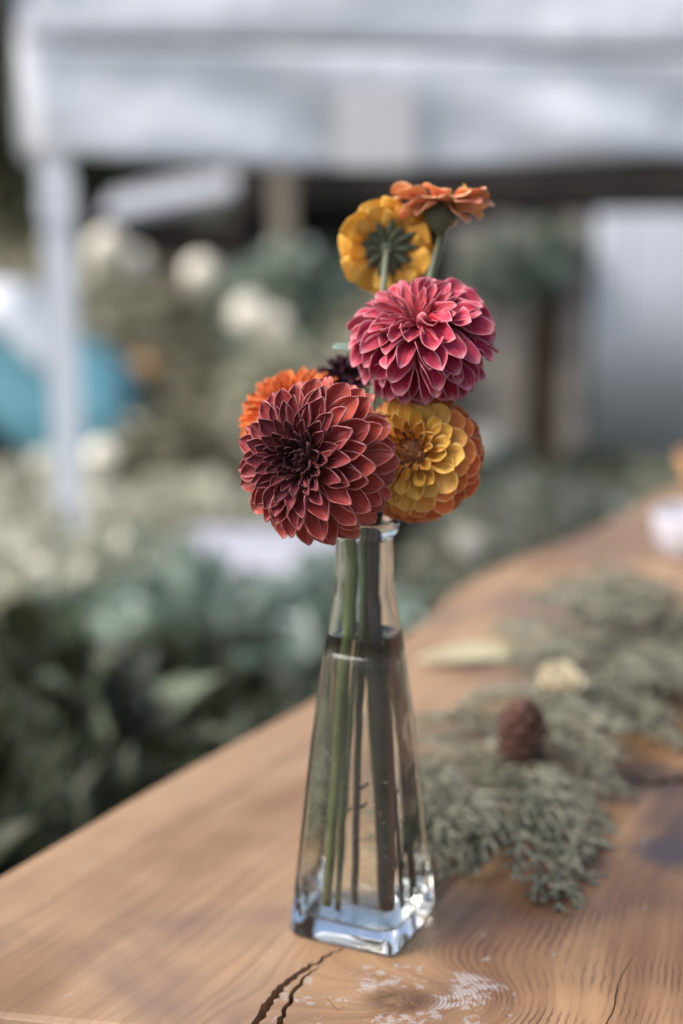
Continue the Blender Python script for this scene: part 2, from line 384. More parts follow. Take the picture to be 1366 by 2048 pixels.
def body_half(z):               # outer half width
    f = z / ZSH; return 0.0298 * (1 - f) + 0.0150 * f
def vase():
    root = thing('glass_vase', 'clear glass bottle vase with tapered square body and round neck on slab table', 'vase', (VC.x, VC.y, TZ))
    secs = [section(0.0270, 0.9, 0.0003), section(0.0289, 0.95, 0.0008), section(0.0297, 1, 0.0024)]
    for k in range(1, 11):
        f = k / 10; z = 0.0024 + (ZSH - 0.006 - 0.0024) * f; secs.append(section(body_half(z), 1 - f ** 2.2, z))
    secs += [section(0.0149, 0, ZSH - 0.002), section(0.0143, 0, ZSH + 0.002), section(0.0141, 0, ZSH + 0.006), section(0.0140, 0, VH - 0.010), section(0.0141, 0, VH - 0.008), section(0.0158, 0, VH - 0.0068), section(0.0168, 0, VH - 0.0045),
             section(0.0168, 0, VH - 0.0025), section(0.0158, 0, VH - 0.0006), section(0.0140, 0, VH), section(0.0125, 0, VH - 0.0008), section(0.0118, 0, VH - 0.004), section(0.0118, 0, ZSH + 0.002)]
    th = 0.0028
    for k in range(0, 11):
        f = 1 - k / 10; z = 0.013 + (ZSH - 0.006 - 0.013) * f; secs.append(section(body_half(z) - th, (1 - f ** 2.2) * 0.93, z))
    secs += [section(0.0235, 0.85, 0.0112), section(0.0215, 0.8, 0.0102), section(0.012, 0.5, 0.0112), section(0.003, 0, 0.0118)]
    vs, fs = skin(secs); me = mesh('bottle', vs, fs, M['glass'], True)
    bm = bmesh.new(); bm.from_mesh(me); bmesh.ops.recalc_face_normals(bm, faces=bm.faces); bm.to_mesh(me); bm.free()
    obj('bottle', me, root)
    # water, its skin a hair inside the glass wall
    ov = 0.00015; secs = [section(0.003, 0, 0.0118 - ov), section(0.012, 0.5, 0.0112 - ov), section(0.0216, 0.8, 0.0102 - ov), section(0.0236, 0.85, 0.0112)]
    for k in range(0, 11):
        f = k / 10; z = 0.013 + (ZSH - 0.006 - 0.013) * f
        if z > ZW: break
        secs.append(section(body_half(z) - th + ov, (1 - f ** 2.2) * 0.93, z))
    f = (ZW - 0.013) / (ZSH - 0.006 - 0.013); secs.append(section(body_half(ZW) - th + ov, (1 - f ** 2.2) * 0.93, ZW)); secs.append(section(body_half(ZW) - th - 0.001, (1 - f ** 2.2) * 0.93, ZW - 0.0006))
    vs, fs = skin(secs); me = mesh('water', vs, fs, M['water'], True)
    bm = bmesh.new(); bm.from_mesh(me); bmesh.ops.recalc_face_normals(bm, faces=bm.faces); bm.to_mesh(me); bm.free()
    wo = obj('vase_water', me, None, (VC.x, VC.y, TZ)); tag(wo, 'clear water standing inside the glass vase around the stems', 'water')
    rr = random.Random(5); m = MB()
    for i in range(420):
        z = 0.0125 + 0.085 * rr.random() ** 1.6; f = (z - 0.013) / (ZSH - 0.019); half = body_half(z) - th - 0.0006; sq = (1 - max(0, f) ** 2.2) * 0.93
        a = 2 * math.pi * rr.random(); n_ = 2 + 9 * sq ** 1.3; q = half / ((abs(math.cos(a)) ** n_ + abs(math.sin(a)) ** n_) ** (1 / n_))
        c = Vector((q * math.cos(a + VROT), q * math.sin(a + VROT), z)); r_ = rr.uniform(0.00012, 0.00042)
        m.add([c + Vector(v) * r_ for v in ((1, 0, 0), (-1, 0, 0), (0, 1, 0), (0, -1, 0), (0, 0, 1), (0, 0, -1))], [(0, 2, 4), (2, 1, 4), (1, 3, 4), (3, 0, 4), (2, 0, 5), (1, 2, 5), (3, 1, 5), (0, 3, 5)])
    b_ = m.build('bubbles', M['bubble'], wo, True, world=False); b_['kind'] = 'stuff'
vase()

# ------------------------------------------------------------------ petals
def petal_mesh(name, mat, seed, nv=10, nu=7, base=0.42, peak=0.58, point=0.75, cup0=0.9, cup1=1.5, bend=0.5, tipcurl=0.5, wave=0.04, twist=0.0, notch=0.0, thick=0.022):
    # unit length along x, unit full width across y, +z is the upper (cupped) side; a thin closed shell
    r_ = random.Random(seed); ph = [r_.uniform(0, 6.28) for _ in range(4)]
    vs = []; bs = []; uvs = []
    cx, cz, ang = 0.0, 0.0, 0.0
    for j in range(nv + 1):
        v = j / nv; vv = 1 - (1 - v) ** 1.45
        if j:
            dv = vv - pv; ang = bend * vv + tipcurl * max(0, (vv - 0.6) / 0.4) ** 2
            cx += math.cos(ang) * dv; cz += math.sin(ang) * dv
        pv = vv
        if vv < peak: wd = base + (1 - base) * math.sin(vv / peak * math.pi / 2)
        else: wd = max(0, 1 - ((vv - peak) / (1 - peak)) ** 2) ** point
        wd = max(wd, 0.02) * (1 + wave * math.sin(vv * 7 + ph[0]))
        th = cup0 + (cup1 - cup0) * vv
        tw = twist * (vv - 0.3); k_ = thick * min(1, wd * 3)
        for i in range(nu):
            u = -1 + 2 * i / (nu - 1)
            y = 0.5 * wd * math.sin(th * u) / th; z = 0.5 * wd * (1 - math.cos(th * u)) / th
            z += wave * 0.5 * math.sin(vv * 9 + ph[1] + u * 2) * abs(u) * wd
            z += 0.03 * wd * math.cos(u * 9.4) * (1 - abs(u)) * min(1, vv * 3)            # soft folds along the petal
            for lst, oy, oz in ((vs, 0, 0), (bs, math.sin(th * u) * k_, -math.cos(th * u) * k_)):
                yy = y + oy; zz = z + oz
                y2 = yy * math.cos(tw) - zz * math.sin(tw); z2 = yy * math.sin(tw) + zz * math.cos(tw)
                lst.append((cx - math.sin(ang) * z2, y2, cz + math.cos(ang) * z2))
            uvs.append(((u + 1) / 2, vv))
    n_ = len(vs); fs = []; mi = []
    for j in range(nv):
        for i in range(nu - 1):
            q = (j * nu + i, (j + 1) * nu + i, (j + 1) * nu + i + 1, j * nu + i + 1); fs.append(q); mi.append(0)
            fs.append(tuple(k + n_ for k in q[::-1])); mi.append(1)
        for e, fl in ((0, 0), (nu - 1, 1)):
            q = (j * nu + e, (j + 1) * nu + e, (j + 1) * nu + e + n_, j * nu + e + n_); fs.append(q[::-1] if not fl else q); mi.append(1)
    for i in range(nu - 1):
        q = (nv * nu + i, nv * nu + i + 1, nv * nu + i + 1 + n_, nv * nu + i + n_); fs.append(q[::-1]); mi.append(1)
    fm, bmt = mat if isinstance(mat, tuple) else (mat, mat)
    me = mesh(name, vs + bs, fs, fm, True, uvs + uvs); me.materials.append(bmt)
    me.polygons.foreach_set('material_index', mi); return me
def place_petal(root, me, P, axis, ax1, ax2, theta, alpha, r0, L, W, H, color, roll=0.0, name='petal', lean=0.0):
    rad = ax1 * math.cos(theta) + ax2 * math.sin(theta)
    tip = P + (axis * math.cos(alpha) + rad * math.sin(alpha)) * (r0 + L); alpha += lean
    d = axis * math.cos(alpha) + rad * math.sin(alpha); n_ = axis * math.sin(alpha) - rad * math.cos(alpha)
    if roll: n_ = Matrix.Rotation(roll, 3, d) @ n_
    y = n_.cross(d)
    o = obj(name, me, root)
    Mx = Matrix.Identity(4); pos = tip - d * L
    for i in range(3): Mx[i][0] = d[i] * L; Mx[i][1] = y[i] * W; Mx[i][2] = n_[i] * H; Mx[i][3] = pos[i]
    put(o, Mx); o.color = color; return o
def frame(axis, up=Vector((0, 0, 1))):
    a = axis.normalized(); x = up.cross(a)
    if x.length < 0.1: x = Vector((1, 0, 0)).cross(a)
    x.normalize(); return a, x, a.cross(x)
def lerpc(stops, t):
    for (a, ca), (b, cb_) in zip(stops, stops[1:]):
        if t <= b:
            f = (t - a) / (b - a); return tuple(ca[i] * (1 - f) + cb_[i] * f for i in range(3)) + (1,)
    return tuple(stops[-1][1][:3]) + (1,)
def interp(stops, t):
    for (a, x), (b, y) in zip(stops, stops[1:]):
        if t <= b: return x + (y - x) * (t - a) / (b - a)
    return stops[-1][1]

# stems run through the neck to the bottom of the vase
def nk(a, r_, z=0.0): return Vector((VC.x + r_ * math.cos(a), VC.y + r_ * math.sin(a), TZ + z))
def stem(root, mat, top, topdir, neck_a, neck_r, bottom, rad, nodes=(), bulge=0.0):
    bt = Vector((VC.x + bottom[0], VC.y + bottom[1], TZ + bottom[2]))
    nt_ = nk(neck_a, neck_r, VH - 0.004); nb = nk(neck_a, neck_r * 0.93, ZSH - 0.004)
    pts = [top, top + topdir * 0.012] + [nt_ + Vector((0, 0, 0.012)) * (1 if top.z > nt_.z + 0.03 else 0.3) + (top - nt_) * 0.06, nt_, nb, nb.lerp(bt, 0.5) + Vector((bulge, 0, 0)), bt]
    pl = spline(pts, 8); n_ = len(pl); wr = random.Random(int(bt.x * 1e6))
    pl = [q + Vector((wr.gauss(0, 1), wr.gauss(0, 1), 0)) * (0.00022 if 0.3 < i / n_ < 0.97 else 0) for i, q in enumerate(pl)]
    rr = [rad * (1 - 0.10 * i / n_) for i in range(n_)]
    for q in nodes:
        k = int(q * n_); rr[k] *= 1.28
    m = MB(); m.tube(pl, rr, 10)
    for q in nodes:
        k = int((0.78 + 0.16 * q) * n_); k = min(k, n_ - 3); rr[k] *= 1.0; dv = Vector((wr.choice((-1, 1)) * 0.8, -0.4, 0.5)).normalized(); m.tube([pl[k], pl[k] + dv * 0.004, pl[k] + dv * 0.0065 + Vector((0, 0, 0.001))], [rad * 0.6, rad * 0.4, rad * 0.3], 7)
    s_ = m.build('stem', mat, root, True); return s_

def dahlia(name, label, P, axis, Rm, N, amax, power, Rprof, col, mat, classes, stemarg, core_mat, wfac, seed, aspect=(1, 1), jitter=0.06, r0f=0.30, calyx=True, amin=0.04, wprof=((0, 1), (1, 1)), rollj=0.25, lean=((0, 0), (1, 0)), lenp=((0, 0.55), (0.3, 0.65), (1, 0.72))):
    r_ = random.Random(seed); a, x, y = frame(axis)
    bot = Vector((VC.x + stemarg['bottom'][0], VC.y + stemarg['bottom'][1], TZ + stemarg['bottom'][2]))
    root = thing(name, label, 'flower', bot, None)
    lib = [[petal_mesh('petal', mat, seed * 50 + ci * 5 + k, **dict(c, wave=c.get('wave', 0.05) * (0.7 + 0.3 * k), twist=c.get('twist', 0) * (k - 1.5))) for k in range(4)] for ci, c in enumerate(classes)]
    for i in range(N):
        f = (i + 0.5) / N; al = amin + (amax - amin) * f ** power; th = i * 2.399963 + r_.uniform(-1, 1) * jitter
        al += r_.uniform(-1, 1) * jitter * 0.6
        tip = interp(Rprof, al / amax) * Rm; L = tip * interp(lenp, f) * (1 + r_.uniform(-1, 1) * 0.10); r0 = tip - L + tip * r_.uniform(-1, 1) * 0.03
        Wd = wfac * Rm * (0.12 + 0.88 * min(1, math.sin(min(al, math.pi / 2)) * 1.02)) * interp(wprof, f) * (1 + r_.uniform(-1, 1) * 0.13)
        ci = min(len(classes) - 1, int(f * len(classes)))
        rad_dir = x * math.cos(th) + y * math.sin(th)
        place_petal(root, r_.choice(lib[ci]), P, a, x, y, th, al, r0, L, Wd, Wd, col(f, rad_dir, r_), r_.uniform(-1, 1) * rollj, 'petal', interp(lean, f))
    # receptacle and calyx
    m = MB(); rc = Rm * 0.42; sv = []; nn = 10
    for j in range(nn + 1):
        for k in range(16):
            p = math.pi * j / nn; q = 2 * math.pi * k / 16
            sv.append(P + a * (math.cos(p) * Rm * 0.5 * interp(Rprof, 0)) + (x * math.cos(q) + y * math.sin(q)) * math.sin(p) * rc)
    m.add(sv, [(j * 16 + k, j * 16 + (k + 1) % 16, (j + 1) * 16 + (k + 1) % 16, (j + 1) * 16 + k) for j in range(nn) for k in range(16)])
    m.build('receptacle', core_mat, root, True)
    back = P - a * Rm * 0.30
    st = stem(root, top=back, topdir=-a, **stemarg)
    sep = petal_mesh('sepal', M['sepal'], seed, cup0=0.4, cup1=0.5, bend=0.4, tipcurl=0.3)
    for k in range(8): place_petal(st, sep, P - a * Rm * 0.2, a, x, y, k * 2 * math.pi / 8, R(105), Rm * 0.12, Rm * 0.5, Rm * 0.25, Rm * 0.25, (1, 1, 1, 1), 0, 'sepal')
    return root

# petal materials
M['p_coral'] = petal_mat('petal_coral', lin(224, 160, 156), lin(204, 92, 34), 0.6, (0.84, 1.0), (0.1, 0.6), 0.36, vein=0.42, back=lin(206, 136, 140), backmix=0.5)
M['p_pink'] = petal_mat('petal_pink', lin(226, 160, 168), lin(190, 24, 50), 0.6, (0.76, 1.0), (0.05, 0.65), 0.3, 0.6, lin(214, 146, 156), (0.80, 1.0), 0.45, lin(176, 130, 118), back=lin(214, 128, 146), backmix=0.5)
M['p_amber'] = petal_mat('petal_amber', lin(246, 210, 140), lin(230, 160, 62), 0.45, (0.7, 1.0), (0.1, 0.6), 0.25, vein=0.1)
M['p_orange'] = petal_mat('petal_orange', lin(248, 176, 110), lin(226, 112, 40), 0.45, (0.6, 1.0), (0.1, 0.5), 0.28, vein=0.1)
M['p_purple'] = petal_mat('petal_purple', lin(130, 60, 95), lin(50, 14, 30), 0.3, (0.6, 1.0), (0.1, 0.6), 0.2)
M['p_yellow'] = petal_mat('petal_yellow', lin(248, 214, 120), lin(222, 156, 40), 0.4, (0.6, 1.0), (0.05, 0.6), 0.48, vein=0.16)
M['p_zin'] = petal_mat('petal_apricot', lin(246, 204, 160), lin(234, 150, 96), 0.4, (0.6, 1.0), (0.05, 0.7), 0.3, vein=0.14)

scoop = dict(base=0.45, peak=0.6, point=0.45, cup0=1.0, cup1=1.35, bend=0.15, tipcurl=0.75)
# A: coral and burgundy dahlia
def colA(f, rd, r_):
    c = lerpc([(0, lin(40, 10, 24)), (0.2, lin(70, 20, 40)), (0.36, lin(112, 32, 54)), (0.52, lin(158, 52, 56)), (0.72, lin(200, 82, 68)), (1, lin(226, 122, 98))], f * r_.uniform(0.9, 1.1))
    return c[:3] + (max(0, min(1, (f - 0.3) * 4)),)
A_P = atd(636, 922, 0.648)
dahlia('dahlia', 'coral dahlia with burgundy heart and pale petal rims hanging in front of vase neck', A_P, camdir(-0.56, 0.02, 0.83), 172 * 0.645 / FPX, 172, R(118), 0.86,
       ((0, 0.56), (0.08, 0.58), (0.2, 0.70), (0.4, 0.86), (0.6, 0.97), (0.85, 1.02), (1, 0.94)), colA, M['p_coral'],
       [dict(base=0.6, peak=0.5, point=0.5, cup0=0.9, cup1=1.2, bend=0.25, tipcurl=0.9, wave=0.08), dict(scoop, cup0=1.2, cup1=1.4, tipcurl=0.8, bend=0.15, wave=0.07), dict(scoop, cup0=1.2, cup1=1.35, tipcurl=0.55, bend=0.1), dict(scoop, cup0=1.1, cup1=1.2, bend=0.0, tipcurl=0.45), dict(scoop, cup0=0.85, cup1=1.1, bend=-0.1, tipcurl=0.35)],
       dict(mat=M['stem_green'], neck_a=R(195), neck_r=0.0072, bottom=(-0.0165, -0.006, 0.0135), rad=0.0030, nodes=(0.5,)), M['core'], 0.375, 3, jitter=0.12, rollj=0.32,
       wprof=((0, 0.9), (0.15, 0.72), (0.3, 0.74), (0.5, 0.92), (1, 1.04)), lean=((0, -0.3), (0.12, -0.05), (0.25, 0.2), (0.45, 0.42), (0.7, 0.30), (1, 0.05)), lenp=((0, 0.34), (0.2, 0.45), (0.5, 0.68), (1, 0.8)))
# B: pink dahlia on top
def colB(f, rd, r_):
    return lerpc([(0, lin(214, 104, 108)), (0.3, lin(200, 64, 92)), (0.7, lin(178, 34, 76)), (1, lin(146, 22, 56))], min(1, f * r_.uniform(0.7, 1.3)))
pink = dict(base=0.45, peak=0.55, point=0.8, cup0=0.7, cup1=0.95, bend=-0.25, tipcurl=-0.2, wave=0.16, twist=0.42)
B_P = atd(845, 684, 0.668)
bd = dahlia('dahlia', 'pink and crimson dahlia with loose wilting petals above the other dahlias', B_P, camdir(-0.18, 0.74, 0.62), 156 * 0.664 / FPX, 152, R(126), 0.66,
       ((0, 0.60), (0.15, 0.68), (0.4, 0.86), (0.6, 0.98), (0.85, 1.0), (1, 0.93)), colB, M['p_pink'],
       [dict(pink, cup0=0.9, cup1=1.2, bend=0.1, tipcurl=0.3), dict(pink, cup0=0.8, cup1=1.1, bend=0.05, tipcurl=-0.15), dict(pink, cup0=0.65, bend=-0.1), dict(pink, cup0=0.6, cup1=0.9, bend=-0.35), dict(pink, cup0=0.6, cup1=0.9, bend=-0.5)],
       dict(mat=M['stem_dark'], neck_a=R(20), neck_r=0.0070, bottom=(0.0175, -0.001, 0.0135), rad=0.0021, nodes=(0.45, 0.75)), M['core'], 0.375, 4, jitter=0.22, rollj=0.7,
       wprof=((0, 0.8), (0.4, 1.0), (1, 0.95)), lean=((0, 0), (0.2, 0.35), (0.5, 0.5), (0.8, 0.35), (1, 0.2)), lenp=((0, 0.5), (0.3, 0.64), (1, 0.76)))
# C: yellow to orange ball dahlia
def colC(f, rd, r_):
    return lerpc([(0, lin(110, 48, 16)), (0.10, lin(170, 92, 24)), (0.2, lin(232, 178, 66)), (0.36, lin(248, 208, 104)), (0.46, lin(238, 158, 84)), (0.6, lin(226, 112, 62)), (1, lin(192, 72, 44))], f)
ball = dict(base=0.55, peak=0.66, point=0.42, cup0=0.8, cup1=0.8, bend=0.05, tipcurl=0.35)
C_P = atd(838, 914, 0.680)
dahlia('dahlia', 'yellow-hearted ball dahlia with orange outer petals resting on the vase rim', C_P, camdir(-0.42, 0.14, 0.90), 134 * 0.677 / FPX, 150, R(125), 0.66,
       ((0, 0.66), (0.12, 0.70), (0.4, 0.88), (0.7, 1.0), (1, 0.95)), colC, M['p_amber'],
       [dict(ball, cup0=1.3, cup1=1.6, tipcurl=0.9, wave=0.08), dict(ball, cup0=1.0, cup1=1.0, tipcurl=0.5), dict(ball, cup0=0.7, cup1=0.7), dict(ball, cup0=0.6, cup1=0.7, bend=-0.1, tipcurl=0.2), dict(ball, cup0=0.6, cup1=0.7, bend=-0.25, tipcurl=0.1)],
       dict(mat=M['stem_dark'], neck_a=R(300), neck_r=0.0072, bottom=(0.0120, -0.010, 0.0135), rad=0.0019, nodes=(0.6,)), M['core_orange'], 0.42, 5, jitter=0.08,
       wprof=((0, 0.45), (0.25, 0.85), (0.5, 1.0), (1, 1.05)), lean=((0, 0), (0.15, 0.2), (0.4, 0.45), (0.8, 0.25), (1, 0.1)), lenp=((0, 0.35), (0.3, 0.48), (1, 0.65)))
# D: orange dahlia behind
def colD(f, rd, r_): return lerpc([(0, lin(228, 116, 52)), (0.5, lin(240, 142, 72)), (1, lin(238, 146, 82))], f)
dahlia('dahlia', 'plain orange dahlia tucked behind the coral dahlia', atd(590, 834, 0.705), camdir(-0.30, 0.72, 0.35), 120 * 0.70 / FPX, 150, R(120), 0.60,
       ((0, 0.7), (0.4, 0.9), (0.7, 1.0), (1, 0.95)), colD, M['p_orange'],
       [dict(ball, cup0=1.2, cup1=1.5, tipcurl=0.8), dict(ball, cup0=1.2, cup1=1.5, tipcurl=0.6), dict(ball, cup0=1.1, cup1=1.4, point=0.6), dict(ball, cup0=1.0, cup1=1.3, point=0.6)],
       dict(mat=M['stem_olive'], neck_a=R(140), neck_r=0.0074, bottom=(-0.0115, -0.0125, 0.0135), rad=0.0018, nodes=(0.7,)), M['core_orange'], 0.34, 6, jitter=0.1)
# E: dark purple one
def colE(f, rd, r_): return lerpc([(0, lin(44, 14, 28)), (1, lin(92, 30, 62))], f)
dahlia('dahlia', 'small dark purple dahlia half hidden behind the pink and orange dahlias', atd(690, 762, 0.722), camdir(-0.25, 0.85, 0.2), 72 * 0.722 / FPX, 70, R(110), 0.60,
       ((0, 0.75), (1, 1.0)), colE, M['p_purple'], [dict(pink, base=0.3, cup0=0.8, cup1=1.2, bend=0.1, wave=0.08), dict(pink, cup0=0.7, bend=-0.1)],
       dict(mat=M['stem_dark'], neck_a=R(80), neck_r=0.0074, bottom=(-0.001, -0.002, 0.0135), rad=0.0021, nodes=(0.5, 0.65)), M['core'], 0.36, 8, jitter=0.2)
# leaf on the pink dahlia
lf = petal_mesh('leaf', M['leafgrey'], 4, base=0.2, peak=0.5, point=0.8, cup0=0.5, cup1=0.4, bend=-0.5, tipcurl=-0.3, wave=0.05)
lo = obj('leaf', lf, [c for c in bd.children if c.name.startswith('stem')][0]); p0 = atd(712, 702, 0.690); d0 = camdir(-0.93, 0.30, 0.15); n0 = camdir(0.25, 0.8, 0.6); y0 = n0.cross(d0).normalized(); n0 = d0.cross(y0)
Mx = Matrix.Identity(4)
for i in range(3): Mx[i][0] = d0[i] * 0.0125; Mx[i][1] = y0[i] * 0.0078; Mx[i][2] = n0[i] * 0.0078; Mx[i][3] = p0[i]
put(lo, Mx)

# ------------------------------------------------------------------ zinnias
def zinnia(label, P, axis, Rm, layers, mat, colf, stemarg, seed, wf, sepalR, globe, extra=None):
    r_ = random.Random(seed); a, x, y = frame(axis)
    root = thing('zinnia', label, 'flower', Vector((VC.x + stemarg['bottom'][0], VC.y + stemarg['bottom'][1], TZ + stemarg['bottom'][2])))
    for n_, al, sc_, shp in layers:
        lib = [petal_mesh('petal', mat, seed * 70 + k, nv=10, nu=7, **dict(shp, twist=0.12 * (k - 1.5))) for k in range(4)]
        for k in range(n_):
            th = 2 * math.pi * (k + r_.uniform(-0.25, 0.25)) / n_; L = Rm * sc_ * r_.uniform(0.8, 1.1)
            place_petal(root, r_.choice(lib), P, a, x, y, th, al + r_.uniform(-0.1, 0.1), Rm * 0.16, L - Rm * 0.16, wf * Rm * r_.uniform(0.85, 1.1), wf * Rm, colf(r_), r_.uniform(-0.3, 0.3))
    m = MB(); sv = []
    for j in range(9):
        f = j / 8; rr = globe[0] * math.sin(math.pi * (0.12 + 0.66 * f)) ; zz = -globe[1] * (1 - f)
        for k in range(14):
            q = 2 * math.pi * k / 14; sv.append(P + a * zz + (x * math.cos(q) + y * math.sin(q)) * rr)
    m.add(sv, [(j * 14 + k, j * 14 + (k + 1) % 14, (j + 1) * 14 + (k + 1) % 14, (j + 1) * 14 + k) for j in range(8) for k in range(14)] + [tuple(range(14))[::-1], tuple(8 * 14 + k for k in range(14))])
    cal = m.build('calyx', M['sepal'], root, True)
    sep = petal_mesh('sepal', M['sepal'], seed, cup0=0.5, cup1=0.6, bend=0.2, tipcurl=-0.2, peak=0.35, point=1.0)
    for ly, (n_, al, L, zz) in enumerate(sepalR):
        for k in range(n_): place_petal(cal, sep, P - a * zz, a, x, y, 2 * math.pi * (k + 0.5 * ly + r_.uniform(-0.15, 0.15)) / n_, al, globe[0] * 0.55, L * r_.uniform(0.85, 1.15), L * 0.42, L * 0.42, (1, 1, 1, 1), 0, 'sepal')
    for k in range(16):
        th = r_.uniform(0, 6.28); rr = r_.uniform(0.02, 0.2) * Rm; p = P + (x * math.cos(th) + y * math.sin(th)) * rr; h = Rm * r_.uniform(0.10, 0.24)
        m = MB(); m.tube([p, p + a * h * 0.6, p + a * h + x * r_.uniform(-1, 1) * h * 0.25], [Rm * 0.022, Rm * 0.022, Rm * 0.035], 6); m.build('stamen', M['stamen'], root, True)
    stem(root, top=P - a * globe[1] * 0.95, topdir=-a if 'td' not in stemarg else stemarg['td'], **{k: v for k, v in stemarg.items() if k != 'td'})
    return root
zp = dict(base=0.4, peak=0.7, point=0.36, cup0=0.2, cup1=0.3, bend=-0.2, tipcurl=-0.25, wave=0.22)
zy = zinnia('yellow zinnia turned away to show its green sepals', atd(776, 494, 0.722), camdir(0.05, 0.46, -0.88), 104 * 0.72 / FPX,
       [(15, R(84), 1.0, zp), (14, R(96), 0.93, dict(zp, bend=-0.3))], M['p_yellow'], lambda r_: lerpc([(0, lin(242, 192, 76)), (1, lin(250, 214, 110))], r_.random()),
       dict(mat=M['stem_grey'], neck_a=R(255), neck_r=0.0030, bottom=(-0.008, 0.013, 0.0135), rad=0.0017, td=camdir(-0.13, -0.96, 0.15)), 11, 0.50, [(14, R(86), 0.0135, 0.001), (13, R(96), 0.0125, 0.0025), (10, R(104), 0.009, 0.004)], (0.0058, 0.006))
zo = zinnia('apricot orange zinnia standing tallest, seen from the side', atd(882, 405, 0.712), camdir(0.05, 1.0, 0.10), 106 * 0.71 / FPX,
       [(11, R(77), 1.0, dict(zp, bend=-0.15, tipcurl=-0.3, wave=0.16)), (10, R(88), 1.0, dict(zp, bend=-0.3, wave=0.16)), (5, R(104), 0.86, dict(zp, bend=-0.4, wave=0.16))], M['p_zin'], lambda r_: lerpc([(0, lin(246, 182, 128)), (0.6, lin(250, 198, 148)), (1, lin(246, 158, 118))], r_.random()),
       dict(mat=M['stem_olive'], neck_a=R(60), neck_r=0.0030, bottom=(0.0160, 0.0125, 0.0135), rad=0.0024, td=camdir(-0.1, -1, 0.0)), 14, 0.52, [(12, R(50), 0.006, 0.006), (12, R(60), 0.006, 0.010)], (0.0086, 0.0145))
m = MB(); p = atd(925, 398, 0.70); m.tube(spline([p, atd(929, 385, 0.70), atd(931, 374, 0.70), atd(926, 369, 0.70)], 4), 0.0005, 6); m.build('pistil', M['stamen'], zo, True)

# ------------------------------------------------------------------ cedar sprigs, cone, rose, leaf on the table
M['cedar'] = leaf_mat('cedar_foliage', (0.04, 0.045, 0.024, 1), (0.22, 0.215, 0.14, 1), 0.5, 0.1, 0.5, 45)
M['cedar_stem'] = simple('cedar_stem', (0.12, 0.085, 0.05), 0.8, 0.3, 40)
def cedar_mesh(seed):
    r_ = random.Random(seed); F = MB(); S = MB(); L = 0.115
    curve = r_.uniform(-0.25, 0.25)
    def axis_pt(f): return Vector((L * f, L * curve * f * f, 0.010 * math.sin(f * 2.6)))
    S.tube([axis_pt(k / 8) for k in range(9)], [0.0012 * (1 - 0.7 * k / 8) for k in range(9)], 6)
    def leaf(p, d, l, wd):
        up = Vector((0, 0, 1)); s_ = d.cross(up).normalized(); F.add([p, p + d * l * 0.45 + s_ * wd, p + d * l, p + d * l * 0.45 - s_ * wd, p + d * l * 0.45 + up * wd * 0.8, p + d * l * 0.45 - up * wd * 0.5], [(0, 4, 1), (1, 4, 2), (2, 4, 3), (3, 4, 0), (0, 1, 5), (1, 2, 5), (2, 3, 5), (3, 0, 5)])
    nb = 13
    for b in range(nb):
        f = 0.06 + 0.90 * b / (nb - 1); sd = 1 if b % 2 else -1
        p = axis_pt(f); base = math.atan2(curve * 2 * f, 1); an = base + sd * R(42 - 20 * f) + r_.uniform(-0.08, 0.08)
        d = Vector((math.cos(an), math.sin(an), r_.uniform(-0.12, 0.12))).normalized(); bl = 0.052 * (1 - f) ** 0.8 + 0.010; bl *= r_.uniform(0.75, 1.2)
        ns = max(3, int(bl / 0.0050))
        for k in range(ns):
            g = k / ns; q = p + d * bl * g + Vector((0, 0, -0.008 * g * g))
            leaf(q, d, 0.0090, 0.0018)
            s2 = 1 if k % 2 else -1; a2 = an + s2 * R(30); d2 = Vector((math.cos(a2), math.sin(a2), d.z + r_.uniform(-0.12, 0.12))).normalized()
            l2 = 0.015 * (1 - g) + 0.006
            for h_ in range(3): leaf(q + d2 * l2 * 0.32 * h_, d2, l2 * 0.5, 0.0019 - 0.0003 * h_)
    for k in range(6): leaf(axis_pt(0.8 + 0.035 * k), Vector((1, curve * 1.6, 0)).normalized(), 0.008, 0.0012)
    return mesh('foliage', F.v, F.f, M['cedar']), mesh('stem', S.v, S.f, M['cedar_stem'], True)
CED = [cedar_mesh(k) for k in range(6)]
def sprig(px, py, tx, ty, h, tilt, k, scale=1.0, label=None):
    p = onz(px, py); q = onz(tx, ty); d = q - p; d = d.normalized() * max(d.length, 0.07 + 0.03 * rnd.random()); root = thing('cedar_sprig', label or 'flat green cedar sprig in the garland lying on the slab table', 'greenery', p + Vector((0, 0, 0.0015 + h)), 'cedar sprigs of the garland')
    fo, st = CED[k % 6]; sc_ = d.length / 0.115 * scale
    Mr = Matrix.Rotation(math.atan2(d.y, d.x), 4, 'Z') @ Matrix.Rotation(tilt, 4, 'Y') @ Matrix.Rotation(rnd.uniform(-0.3, 0.3), 4, 'X')
    for nm, me in (('foliage', fo), ('stem', st)):
        o = obj(nm, me, root); o.matrix_basis = Mr @ Matrix.Diagonal((sc_, sc_, sc_, 1))
    return root
